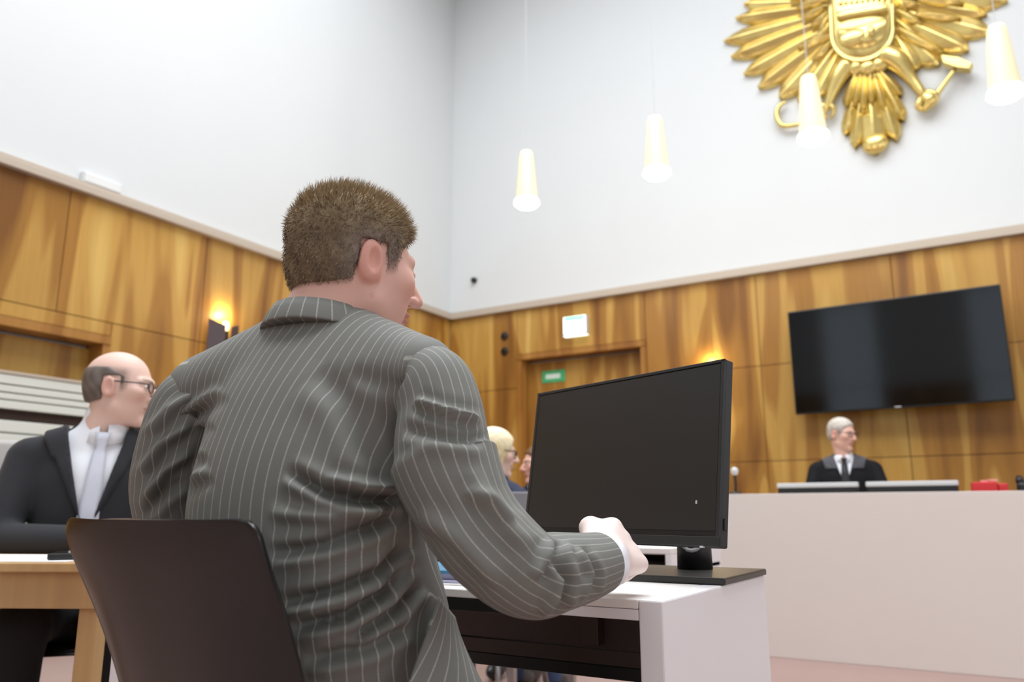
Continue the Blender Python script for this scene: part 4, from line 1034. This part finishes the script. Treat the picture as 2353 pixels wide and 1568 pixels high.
# ---------------- the man in the pinstripe suit
MO = np.array([-0.313, 1.165]); MHD = math.radians(26)
mc, ms = math.cos(MHD), math.sin(MHD)
def M2C(v):
    v = np.asarray(v, float); return np.stack([MO[0] + v[..., 0]*mc + v[..., 1]*ms, MO[1] - v[..., 0]*ms + v[..., 1]*mc, v[..., 2]], -1)
def C2M(v):
    v = np.asarray(v, float); a, b = v[..., 0]-MO[0], v[..., 1]-MO[1]; return np.stack([a*mc - b*ms, a*ms + b*mc, v[..., 2]], -1)
man = thing('person', 'man in a brown-grey pinstripe suit leaning on the desk, seen from behind', 'person', tuple(W(np.array([MO[0], MO[1]+0.1, 0]))))
def jacket_sdf(P):
    Q = mirx(P)
    d = s_ell(Q, (0, 0.03, 0.86), (0.192, 0.140, 0.25))
    d = smin(d, s_ell(Q, (0, 0.07, 0.68), (0.203, 0.165, 0.20)), 0.06)
    d = smin(d, s_ell(Q, (0, 0.085, 0.50), (0.200, 0.165, 0.17)), 0.06)
    d = smin(d, s_ell(Q, (0, 0.050, 1.02), (0.185, 0.105, 0.12)), 0.05)
    d = smin(d, s_cap(Q, (0.04, 0.06, 1.105), (0.196, 0.020, 1.052), 0.062, 0.052), 0.05)
    d = smin(d, s_cap(P, (0, 0.05, 1.09), (0.0, 0.048, 1.128), 0.078, 0.064), 0.05)
    d = smin(d, s_cap(P, (-0.05, 0.05, 1.105), (-0.212, 0.010, 1.050), 0.060, 0.049), 0.04)
    return smax(d, 0.42 - P[:, 2], 0.01)
def fold_disp(Vw, Nw, folds, lim=0.05):
    Q = pix(Vw); view = np.array([0, 0, CAM_H]) - Vw; view /= np.linalg.norm(view, axis=1)[:, None]
    face = np.clip(((view*Nw).sum(1) - lim)/0.25, 0, 1); D = np.zeros(len(Vw))
    for poly, w, a in folds:
        d, sd, t = polydist(Q, poly); e = np.clip(np.minimum(t, 1-t)/0.16, 0, 1)**0.7
        x = d*sd
        D += 1.75*a*e*(np.exp(-(d/w)**2) - 0.55*np.exp(-((x - 1.9*w)/(1.2*w))**2) - 0.25*np.exp(-((x + 2.0*w)/(1.3*w))**2))
    return D*face
V, Fs = snet(jacket_sdf, (-0.27, -0.16, 0.40), (0.27, 0.28, 1.26), 0.0048)
V = smooth_mesh(V, Fs, 2)
xs_ = np.linspace(-0.2, 0.2, 801); dy = 0.14*np.sqrt(np.clip(1-(xs_/0.2005)**2, 0, 1)); S_ = np.concatenate([[0], np.cumsum(np.hypot(np.diff(xs_), np.diff(dy)))]); S_ -= S_[400]
U_ = np.interp(np.clip(V[:, 0], -0.2, 0.2), xs_, S_)
U_ = U_ - 0.9*np.clip(V[:, 2]-0.86, 0, 0.17)**2 - 0.306*np.clip(V[:, 2]-1.03, 0, 1)
frontm = V[:, 1] > 0.12
U_ = np.where(frontm, np.sign(V[:, 0])*(2*S_[-1]) - U_, U_)
Vw = W(M2C(V)); Nw = vnormals(Vw, Fs)
BACK_FOLDS = [
 ([(643, 1389), (781, 1353), (880, 1312), (936, 1248)], 13, -0.012), ([(665, 1447), (798, 1414), (881, 1364), (935, 1290)], 13, -0.012), ([(798, 1475), (909, 1403), (960, 1340)], 13, -0.010),
 ([(620, 1275), (743, 1253), (853, 1215), (918, 1170)], 14, -0.010), ([(660, 1080), (745, 1130), (850, 1154), (930, 1143)], 13, -0.013), ([(732, 850), (798, 920), (850, 1030), (915, 1120)], 30, -0.006),
 ([(750, 1100), (840, 1122), (925, 1128)], 12, 0.008), ([(328, 1082), (383, 1010), (483, 960)], 11, 0.007), ([(344, 1137), (400, 1065), (465, 1030)], 11, 0.007), ([(340, 1030), (410, 955), (510, 893)], 12, 0.006),
 ([(360, 1180), (420, 1110), (480, 1080)], 12, 0.005), ([(700, 1520), (840, 1490), (940, 1440)], 15, -0.008), ([(620, 1180), (760, 1190), (880, 1170)], 16, 0.006), ([(800, 860), (880, 880), (960, 900)], 20, -0.003)]
Vw2 = Vw + Nw*fold_disp(Vw, Nw, BACK_FOLDS)[:, None]
mesh('jacket', Vw2, Fs, M['pin'], man, smooth=True, uv=np.stack([U_ + 0.004, V[:, 2]], 1))

def sleeve(name, pts, folds, parent, m, ref, n=150, k=96, uoff=0.0, step=None, cuff=True):
    """lofted sleeve along centre points (lat, F, z, r)"""
    S = spline(np.array(pts), n); P = W(S[:, :3]); Rr = S[:, 3].copy()
    T_ = np.gradient(P, axis=0); T_ /= np.linalg.norm(T_, axis=1)[:, None]
    u = np.array(ref, float); Vv = np.zeros((n, k, 3)); uv = np.zeros((n, k, 2))
    ln = np.concatenate([[0], np.cumsum(np.linalg.norm(np.diff(P, axis=0), axis=1))])
    if step is not None:
        for z0, a in step:
            Rr = Rr + a*np.clip((z0 - S[:, 2])/0.004 + 0.5, 0, 1)*np.clip(1-(z0 - S[:, 2])/0.07, 0, 1)
    for i in range(n):
        u = u - T_[i]*(u @ T_[i]); u /= np.linalg.norm(u); w = np.cross(T_[i], u)
        th = 2*math.pi*np.arange(k)/k
        Vv[i] = P[i] + Rr[i]*(np.cos(th)[:, None]*u + np.sin(th)[:, None]*w)
        uv[i, :, 0] = th*0.0782 + uoff; uv[i, :, 1] = ln[i]
    Fq = np.array([(i*k+j, i*k+(j+1) % k, (i+1)*k+(j+1) % k, (i+1)*k+j) for i in range(n-1) for j in range(k)])
    Vv = Vv.reshape(-1, 3); N_ = vnormals(Vv, Fq)
    cen = np.repeat(P, k, 0)
    if ((Vv - cen)*N_).sum() < 0: Fq = Fq[:, ::-1]; N_ = -N_
    Vv = Vv + N_*fold_disp(Vv, N_, folds)[:, None]
    return Vv, Fq, uv.reshape(-1, 2), P, T_, Rr
RS = [(-0.160, 1.100, 1.015, 0.015), (-0.138, 1.093, 1.038, 0.034), (-0.113, 1.082, 1.036, 0.053), (-0.097, 1.070, 0.995, 0.058), (-0.088, 1.055, 0.925, 0.065), (-0.051, 1.040, 0.850, 0.0625), (-0.006, 1.043, 0.802, 0.059), (0.028, 1.070, 0.782, 0.0555),
      (0.060, 1.108, 0.783, 0.052), (0.096, 1.158, 0.785, 0.048), (0.124, 1.198, 0.789, 0.044)]
SL_FOLDS = [([(953, 921), (1020, 945), (1102, 966)], 10, 0.008), ([(925, 985), (1010, 1000), (1115, 1015)], 14, -0.006), ([(1060, 1130), (1130, 1150), (1180, 1200)], 14, 0.005),
            ([(1225, 1330), (1250, 1290), (1262, 1240)], 10, 0.007), ([(1285, 1395), (1300, 1330), (1275, 1250)], 11, -0.009), ([(1330, 1380), (1350, 1320), (1325, 1260)], 9, 0.006), ([(1245, 1415), (1280, 1360), (1290, 1320)], 10, 0.006),
            ([(1366, 1365), (1372, 1320), (1350, 1270)], 7, -0.003), ([(960, 1180), (1050, 1240), (1150, 1350)], 22, 0.005), ([(1080, 1080), (1150, 1190), (1215, 1260)], 20, 0.004)]
Vs, Fq, uvs, Pc, Tc, Rc = sleeve('sleeve', RS, SL_FOLDS, man, 'pin', (0, 0, 1.0), step=[(0.932, 0.007)])
sl = mesh('sleeve', Vs, Fq, M['pin'], man, smooth=True, uv=uvs)
# buttons at the cuff, shirt cuff
def ring_cuff(P, T_, r, L, m, name, off=0.0):
    a = P[-1] + T_[-1]*(-0.03 + off); b = P[-1] + T_[-1]*(L + off)
    v, f = tube([a, a*0.5 + b*0.5, b, b - T_[-1]*0.004, a], [r, r, r*0.98, r*0.88, r*0.88], 40, False); return mesh(name, v, f, m, man, smooth=True)
ring_cuff(Pc, Tc, 0.041, 0.024, M['shirt'], 'shirt_cuff')
LS = [(-0.450, 1.262, 1.020, 0.020), (-0.475, 1.262, 1.044, 0.046), (-0.509, 1.268, 1.030, 0.060), (-0.532, 1.280, 0.962, 0.063), (-0.541, 1.300, 0.890, 0.066), (-0.525, 1.350, 0.820, 0.066), (-0.470, 1.430, 0.782, 0.060), (-0.390, 1.480, 0.783, 0.050), (-0.310, 1.530, 0.786, 0.043)]
LF = [([(322, 1090), (370, 1020), (440, 975)], 11, 0.006), ([(330, 1150), (380, 1080), (440, 1040)], 11, 0.006), ([(335, 1000), (390, 940), (450, 905)], 12, 0.005), ([(330, 1190), (370, 1140), (430, 1100)], 12, -0.005)]
Vs, Fq, uvs, Pl, Tl, Rl = sleeve('sleeve', LS, LF, man, 'pin', (0, 0, 1.0))
mesh('sleeve', Vs, Fq, M['pin'], man, smooth=True, uv=uvs)
ring_cuff(Pl, Tl, 0.0385, 0.013, M['shirt'], 'shirt_cuff')
# collar of the jacket, and the shirt collar inside it
NB = np.array([0.0, 0.045, 1.166])          # neck base in the man's frame
def collar(name, r_in, r_out, z_in, z_out, span, th, m, yb=1.06, tilt=0.35, n=60):
    """standing collar around the nape: inner top edge, outer lower edge, open at the front"""
    V = []; uv = []
    for i in range(n+1):
        a = (-span + 2*span*i/n)
        dx, dy_ = math.sin(a), -math.cos(a)
        for (r, z) in ((r_in, z_in), (r_in+0.003, z_in+0.003), ((r_in+r_out)/2+th, (z_in+z_out)/2+0.006), (r_out+th, z_out+0.003), (r_out+th, z_out), (r_out, z_out), (r_in-0.003, z_out-0.005)):
            x = NB[0] + dx*r; y = NB[1] + dy_*r*yb
            V.append((x, y, NB[2] + z - tilt*(y-NB[1])*(-1)*0.0 - tilt*max(0, dy_*-1*0 + (1-math.cos(a)))*r*0.55)); uv.append((a*0.075, z))
    k = 7; Fq = [(i*k+j, i*k+(j+1) % k, (i+1)*k+(j+1) % k, (i+1)*k+j) for i in range(n) for j in range(k)]
    Fq.append(tuple(range(k-1, -1, -1))); Fq.append(tuple(n*k+j for j in range(k)))
    return mesh(name, W(M2C(np.array(V))), Fq, m, man, smooth=True, uv=np.array(uv))
collar('jacket_collar', 0.072, 0.088, 0.002, -0.030, 2.3, 0.003, M['pin'], tilt=0.25)
collar('shirt_collar', 0.0685, 0.0705, -0.001, -0.03, 2.4, 0.001, M['shirt'], tilt=0.05)
# open front panel of the jacket, hanging beside the hip
fl = [[(1004, 1372, 1.10), (1024, 1400, 1.12), (1040, 1420, 1.15)], [(985, 1440, 1.08), (1030, 1460, 1.11), (1056, 1472, 1.15)], [(955, 1520, 1.06), (1040, 1530, 1.10), (1082, 1530, 1.14)], [(930, 1600, 1.04), (1050, 1600, 1.09), (1118, 1600, 1.13)], [(915, 1680, 1.03), (1060, 1680, 1.08), (1150, 1680, 1.12)]]
G_ = np.array([[at(*q) for q in row] for row in fl]); G_ = np.stack([spline(G_[:, j], 24) for j in range(3)], 1); G_ = np.stack([spline(G_[i], 16) for i in range(24)], 0)
fv = W(G_.reshape(-1, 3)); ff = [(i*16+j, i*16+j+1, (i+1)*16+j+1, (i+1)*16+j) for i in range(23) for j in range(15)]
fu = np.array([(j*0.0072 + i*0.0018, i*0.01) for i in range(24) for j in range(16)])
fo_ = mesh('jacket_front', fv, ff, M['pin'], man, smooth=True, uv=fu)
sm_ = fo_.modifiers.new('cloth', 'SOLIDIFY'); sm_.thickness = 0.004
# trousers and shoes
def trouser_sdf(P):
    Q = mirx(P)
    d = s_ell(Q, (0, 0.10, 0.50), (0.17, 0.14, 0.08))
    d = smin(d, chain(Q, [np.array((0.09, 0.12, 0.50)), np.array((0.12, 0.47, 0.465)), np.array((0.12, 0.46, 0.09))], (0.085, 0.07, 0.055), 0.03), 0.04)
    return d
V, Fs = snet(trouser_sdf, (-0.26, -0.08, 0.02), (0.26, 0.62, 0.64), 0.012)
mesh('trousers', W(M2C(V)), Fs, M['pin'], man, smooth=True, uv=np.stack([V[:, 0], V[:, 1]], 1))
for sg in (-1, 1):
    V, Fs = snet(lambda P: smax(smin(s_ell(P, (sg*0.12, 0.52, 0.045), (0.045, 0.13, 0.045)), s_cap(P, (sg*0.12, 0.45, 0.05), (sg*0.12, 0.45, 0.1), 0.045, 0.045), 0.03), -P[:, 2], 0.004), (sg*0.12-0.08, 0.36, -0.02), (sg*0.12+0.08, 0.74, 0.17), 0.008)
    mesh('shoe', W(M2C(V)), Fs, M['shoe'], man, smooth=True)
# head, hands
HSK = (226, 178, 162)
hp = W(np.array([-0.249, 1.225, 1.238])); nbw = W(M2C(NB - np.array([0, 0.0, 0.03])))
o_m = dict(haircol=(84, 68, 54), haircol2=(186, 164, 128), sidecol=(140, 128, 120), blotch=0.25, crown_pale=0.75, len=0.010, strands=15000, roll=True, jaw=1.12, flush=(210, 120, 104))
hd_ = make_head(man, hp, math.radians(54) - YAW, math.radians(4), 0.0, 0.98, nbw, 0.066, HSK, o_m, 'short', hres=0.003, res=0.003)
FIST = [(1.25, 1.45, 0.8), (1.30, 1.5, 0.8), (1.35, 1.5, 0.8), (1.4, 1.5, 0.8)]
REL = [(0.35, 0.5, 0.3), (0.45, 0.55, 0.3), (0.5, 0.6, 0.35), (0.55, 0.6, 0.35)]
wr_ = Pc[-1] + Tc[-1]*0.024 + np.array([0, 0, 0.006])
hr = make_hand(wr_, W(np.array([0.42, 0.90, 0.10])), W(np.array([0.75, -0.25, 0.55])), True, FIST, THUMB_FIST, (240, 220, 212), 1.14)
hl_ = make_hand(Pl[-1] + Tl[-1]*0.012, W(np.array([0.9, 0.4, -0.1])), (0, 0, 1.0), False, REL, THUMB_OPEN, (238, 214, 204), 1.0, 0.0035)
def core(fn, lo, hi, res, tf, skin):
    V, Fs = snet(fn, lo, hi, res); c = np.ones((len(V), 4)); c[:, :3] = to_lin3(skin); return tf(V), Fs, c
ck = core(lambda P: jacket_sdf(P) + 0.034, (-0.26, -0.15, 0.42), (0.26, 0.27, 1.20), 0.014, lambda v: W(M2C(v)), HSK)
v, f, c = cat([hd_, hr, hl_, ck]); mesh('body', v, f, M['skin'], man, smooth=True, colr=c)

# ---------------- the other people: bald man left, judge, blonde woman, a face behind the monitor
def torso_fn(o):
    w = o.get('w', 1.0); lean = o.get('lean', 0.0)
    def fn(P):
        P = P.copy(); P[:, 1] = P[:, 1] - lean*np.clip(P[:, 2], 0, None)
        Q = mirx(P); Q[:, 0] /= w
        d = s_ell(Q, (0, 0.02, 0.10), (0.170, 0.14, 0.13))
        d = smin(d, s_ell(Q, (0, 0.02, 0.25), (0.155, 0.120, 0.20)), 0.05)
        d = smin(d, s_ell(Q, (0, 0.0, 0.42), (0.172, 0.115, 0.17)), 0.05)
        d = smin(d, s_cap(Q, (0.03, 0.0, 0.575), (0.155, -0.01, 0.535), 0.052, 0.05), 0.05)
        d = smin(d, s_cap(P, (0, -0.005, 0.58), (0, 0.005, 0.655), 0.068, 0.054), 0.04)
        return d
    return fn
def seated(name_label, O, hd, seat, o, head_hd, head_pitch, skin, hair, hair_o, jacket_m, shirt_m, tie_m, trouser_m, arms, head_off=(0, 0.03, 0.79), scale=1.0, res=0.010, legs=True, vdepth=0.30, velvet=False, lapel=None, hands=True, roll=0.0):
    """O = (x, y) room position of the hips, hd = heading in the room, seat = seat height"""
    Rm = rot(hd); base = np.array([O[0], O[1], seat])
    T = lambda v: (np.asarray(v, float)*scale) @ Rm.T + base
    t = thing('person', name_label, 'person', (O[0], O[1], 0.0))
    fn = torso_fn(o)
    lean = o.get('lean', 0.0)
    def ln(v): v = np.array(v, float); v[1] += lean*max(0, v[2]); return v
    vtop, vbot = 0.66, 0.66 - vdepth
    def vwid(z): return 0.012 + o.get('vw', 0.070)*np.clip((z-vbot)/(vtop-vbot), 0, 1)
    def jac(P):
        d = fn(P)
        Q = P.copy(); yy = P[:, 1] - lean*np.clip(P[:, 2], 0, None)
        ax = np.abs(P[:, 0])
        lap = (ax > vwid(P[:, 2])) & (ax < vwid(P[:, 2]) + (0.075 if velvet else 0.05)*np.clip((P[:, 2]-vbot)/0.22, 0.1, 1)) & (yy > -0.03) & (P[:, 2] > vbot)
        d = d - (0.0 if lapel else 0.006)*lap
        for a in arms:
            d = smin(d, chain(P, [ln(q) if i == 0 else np.array(q, float) for i, q in enumerate(a)], (0.060, 0.052, 0.040), 0.02), 0.025)
        cut = np.maximum(np.maximum(ax - vwid(P[:, 2]), vbot - P[:, 2]), 0.0 - yy)
        d = smax(d, -cut, 0.004)
        return smax(d, P[:, 2] - 0.635 + 0.0*ax, 0.004) if True else d
    A = np.array([q for a in arms for q in a])
    lo = np.minimum((-0.27, -0.20, -0.02), A.min(0) - 0.08); hi = np.maximum((0.27, 0.24, 0.72), A.max(0) + 0.08)
    V, Fs = snet(jac, lo, hi, res); V = smooth_mesh(V, Fs, 1)
    mesh('jacket', T(V), Fs, jacket_m, t, smooth=True)
    if velvet or lapel:
        def vel(P):
            d = fn(P) - (0.010 if velvet else 0.013); ax = np.abs(P[:, 0]); z = P[:, 2]
            reg = np.maximum(np.maximum(vwid(z) - ax, ax - vwid(z) - (0.09 if velvet else 0.055*np.clip((z - vbot)/0.26, 0.05, 1)*(1 + 0.25*(z > 0.52)))), np.maximum(vbot + (0.10 if velvet else 0.0) - z, z - 0.645))
            return smax(smax(d, -(fn(P) + (-0.002 if velvet else 0.006)), 0.002), reg, 0.004)
        V, Fs = snet(vel, (-0.24, -0.20, 0.25), (0.24, 0.24, 0.70), 0.007); mesh('robe_collar' if velvet else 'lapel', T(V), Fs, M['velvet'] if velvet else lapel, t, smooth=True)
    V, Fs = snet(lambda P: smax(fn(P) + 0.007, 0.3 - P[:, 2], 0.01), (-0.2, -0.2, 0.28), (0.2, 0.24, 0.70), 0.009); mesh('shirt', T(V), Fs, shirt_m, t, smooth=True)
    # shirt collar and tie
    nb = ln((head_off[0]*0.35, 0.004, 0.645))
    v = []; n = 40
    for i in range(n+1):
        a = -2.95 + 5.9*i/n; dx, dy = math.sin(a), -math.cos(a)*(1 - 0.10*(math.cos(a) < 0)*abs(math.cos(a))); fr = (1-math.cos(a))/2
        for r, z in ((0.055, 0.016), (0.059, 0.016), (0.068+0.006*fr, -0.022-0.024*fr), (0.062+0.006*fr, -0.022-0.024*fr)):
            v.append(nb + np.array([dx*r, dy*r*1.02, z - 0.036*fr]))
    k = 4; f = [(i*k+j, i*k+(j+1) % k, (i+1)*k+(j+1) % k, (i+1)*k+j) for i in range(n) for j in range(k)]
    mesh('shirt_collar', T(np.array(v)), f, shirt_m, t, smooth=True)
    if tie_m is not None:
        pz = np.linspace(0.600, vbot - 0.02, 14); rows = []
        for i, z in enumerate(pz):
            # chest surface: march forward along y
            ys = np.linspace(0.0, 0.3, 121); g = fn(np.stack([0*ys, ys, 0*ys+z], 1)); y = ys[np.where(g < 0)[0][-1]] if (g < 0).any() else 0.08
            wv = 0.016 + 0.006*(i == 0) - 0.006*(i == 2) + 0.0012*i
            off = 0.014 if i < 2 else 0.006
            for q in (-1, -0.4, 0.4, 1): rows.append((q*wv + head_off[0]*0.35*(1 - i/13.0), y + off - 0.006*abs(q), z))
        f = [(i*4+j, (i+1)*4+j, (i+1)*4+j+1, i*4+j+1) for i in range(13) for j in range(3)]
        to = mesh('tie', T(np.array(rows)), f, tie_m, t, smooth=True); s_ = to.modifiers.new('th', 'SOLIDIFY'); s_.thickness = 0.008; s_.offset = 0
    hpos = T(ln(head_off)); nw = T(ln((0, 0.0, 0.60)))
    parts = [make_head(t, hpos, head_hd, head_pitch, roll, 1.0*scale, nw, 0.054*scale, skin, hair_o, hair, hres=0.005, res=0.0045)]
    if hands:
        for i, a in enumerate(arms):
            right = a[0][0] > 0
            d = np.array(a[2]) - np.array(a[1]); dw = T(d) - T((0, 0, 0)); wv = T(a[2]) + dw/np.linalg.norm(dw)*0.035
            parts.append(make_hand(wv, dw, (0, 0, 1.0), right, REL, THUMB_OPEN, skin, scale, 0.005))
            mesh('shirt_cuff', *tube([T(a[2]), wv], [0.037, 0.036], 20, False), shirt_m, t, smooth=True)
    parts.append(core(lambda P: fn(P) + 0.02, (-0.2, -0.2, 0.0), (0.2, 0.22, 0.66), 0.02, T, skin))
    v, f, c = cat(parts); mesh('body', v, f, M['skin'], t, smooth=True, colr=c)
    if legs:
        kn = o.get('knee', 0.42); kh = 0.06; ft = -seat/scale
        def tr(P):
            Q = mirx(P); d = s_ell(Q, (0, 0.03, 0.06), (0.165, 0.14, 0.07))
            return smin(d, chain(Q, [np.array((0.09, 0.05, 0.075)), np.array((0.11, kn, kh)), np.array((0.11, kn-0.02, ft+0.09))], (0.085, 0.066, 0.05), 0.03), 0.04)
        V, Fs = snet(tr, (-0.22, -0.16, ft), (0.22, kn+0.12, 0.2), 0.014); mesh('trousers', T(V), Fs, trouser_m, t, smooth=True)
        for sg in (-1, 1):
            V, Fs = snet(lambda P: smax(s_ell(P, (sg*0.11, kn+0.04, ft+0.05), (0.042, 0.125, 0.05)), (ft+0.002) - P[:, 2], 0.004), (sg*0.11-0.06, kn-0.12, ft-0.01), (sg*0.11+0.06, kn+0.2, ft+0.13), 0.01)
            mesh('shoe', T(V), Fs, M['shoe'], t, smooth=True)
    return t
# bald man at the beech table: hips under his chest, chest towards the camera, face turned to our right
bl = at(222, 1100, 2.80); ob = W(np.array([bl[0], 2.80, 0]))
seated('bald man with glasses in a black suit and pale tie at the beech table', ob[:2], math.radians(158) - YAW, 0.47, dict(w=1.06, lean=0.10, knee=0.36, vw=0.085), math.radians(82) - YAW, math.radians(2), (226, 190, 174), 'horseshoe',
       dict(haircol=(92, 82, 76), haircol2=(140, 128, 120), crown_pale=0.2, glasses=True, jaw=1.05, brow=(130, 110, 96)), M['suit_black'], M['shirt'], M['tie_silver'], M['trouser'],
       [((0.19, -0.01, 0.52), (0.235, 0.12, 0.28), (0.02, 0.265, 0.285)), ((-0.19, -0.01, 0.52), (-0.245, 0.13, 0.28), (-0.13, 0.31, 0.29))], head_off=(-0.050, 0.01, 0.742), vdepth=0.34, scale=1.09, lapel=M['suit_black'])
shell_chair(W(np.array([bl[0]-0.02, 2.84, 0]))[:2], math.radians(158) - YAW, 'dark shell chair under the bald man at the beech table', width=0.44, top=0.82)
# judge
jy = atY(1942, 1100, 6.42)
seated('grey haired judge in a black robe and glasses behind the bench', (jy[0], 6.45), math.radians(172) - YAW*0 - math.radians(0), 0.66, dict(w=1.12, lean=0.04, knee=0.34), math.radians(118), math.radians(8), (222, 176, 158), 'short',
       dict(haircol=(150, 142, 134), haircol2=(214, 206, 196), crown_pale=0.6, glasses=True, len=0.006, brow=(120, 104, 94)), M['robe'], M['shirt'], M['tie_black'], M['trouser'],
       [((0.20, -0.01, 0.51), (0.265, 0.10, 0.28), (0.10, 0.30, 0.27)), ((-0.20, -0.01, 0.51), (-0.265, 0.10, 0.28), (-0.10, 0.30, 0.27))], head_off=(0.0, 0.02, 0.775), vdepth=0.24, velvet=True)
jc = thing('judge_chair', 'black swivel chair on which the judge sits', 'chair', (jy[0], 6.50, 0.16))
mesh('seat', *box((jy[0], 6.47, 0.16+0.455), (0.50, 0.48, 0.07), 0, 0.02), M['black'], jc)
mesh('backrest', *box((jy[0], 6.72, 0.16+0.72), (0.44, 0.05, 0.40), 0, 0.02), M['black'], jc)
mesh('column', *tube([(jy[0], 6.47, 0.2), (jy[0], 6.47, 0.58)], 0.03, 12), M['steel'], jc, smooth=True)
for k in range(5):
    a = 2*math.pi*k/5; mesh('foot', *tube([(jy[0], 6.47, 0.24), (jy[0]+0.28*math.cos(a), 6.47+0.28*math.sin(a), 0.185)], [0.025, 0.018], 8), M['black'], jc, smooth=True)
# blonde woman
wl_ = at(1150, 1045, 3.80); ow = W(np.array([wl_[0]-0.06, 3.80, 0]))
seated('blonde woman in a navy blazer looking to the right beside the big monitor', ow[:2], math.radians(32) - YAW, 0.45, dict(w=0.86, lean=0.06, knee=0.46), math.radians(84) - YAW, math.radians(6), (232, 198, 180), 'bob',
       dict(haircol=(214, 190, 138), haircol2=(246, 234, 204), crown_pale=0.6, glasses=True, jaw=0.9, brow=(170, 140, 100)), M['navy'], M['lav_card'], None, M['denim'],
       [((0.17, -0.01, 0.50), (0.21, 0.10, 0.27), (0.08, 0.32, 0.31)), ((-0.17, -0.01, 0.50), (-0.21, 0.12, 0.27), (-0.08, 0.34, 0.31))], head_off=(0, 0.03, 0.735), scale=0.94, vdepth=0.18)
shell_chair(ow[:2], math.radians(32) - YAW, 'dark shell chair under the blonde woman', width=0.42, top=0.80)
# the face just showing at the monitor's left edge
pl_ = at(1240, 1080, 4.90); op = W(np.array([pl_[0], 4.90, 0]))
seated('brown haired person half hidden by the left edge of the big monitor', op[:2], math.radians(200) - YAW, 0.45, dict(w=0.9, lean=0.02, knee=0.44), math.radians(250) - YAW, 0.05, (228, 178, 158), 'tail',
       dict(haircol=(92, 62, 40), haircol2=(124, 88, 58), crown_pale=0.3, jaw=0.95), M['suit_black'], M['shirt'], None, M['trouser'],
       [((0.17, -0.01, 0.50), (0.22, 0.08, 0.27), (0.08, 0.26, 0.25)), ((-0.17, -0.01, 0.50), (-0.22, 0.08, 0.27), (-0.08, 0.26, 0.25))], head_off=(0, 0.02, 0.74), scale=0.94, vdepth=0.2, res=0.014)
shell_chair(op[:2], math.radians(200) - YAW, 'dark shell chair of the person half hidden by the monitor', width=0.42, top=0.80)
# pale chair back with a steel tube at the far left, behind the bald man
gc = W(np.array([at(-20, 960, 3.5)[0], 3.5, 0]))
gch = thing('visitor_chair', 'pale grey upholstered chair with steel tube at the far left edge', 'chair', (gc[0], gc[1], 0))
ghd = math.radians(150) - YAW; gR = rot(ghd)
def GT(v): return np.asarray(v, float) @ gR.T + np.array([gc[0], gc[1], 0])
v, f = box((0, -0.20, 0.98), (0.46, 0.05, 0.42), 0, 0.024); mesh('backrest', GT(v), f, M['grey_cloth'], gch, smooth=True)
v, f = box((0, 0.02, 0.45), (0.46, 0.46, 0.07), 0, 0.025); mesh('seat', GT(v), f, M['grey_cloth'], gch, smooth=True)
for sg in (-1, 1):
    mesh('frame_tube', *(lambda q: (GT(q[0]), q[1]))(tube(spline([(sg*0.25, -0.23, 1.16), (sg*0.25, -0.20, 0.7), (sg*0.25, -0.17, 0.45), (sg*0.25, -0.26, 0.0)], 20), 0.012, 10)), M['steel'], gch, smooth=True)
    mesh('leg', *(lambda q: (GT(q[0]), q[1]))(tube([(sg*0.23, 0.22, 0.43), (sg*0.24, 0.25, 0.0)], 0.012, 10)), M['steel'], gch, smooth=True)
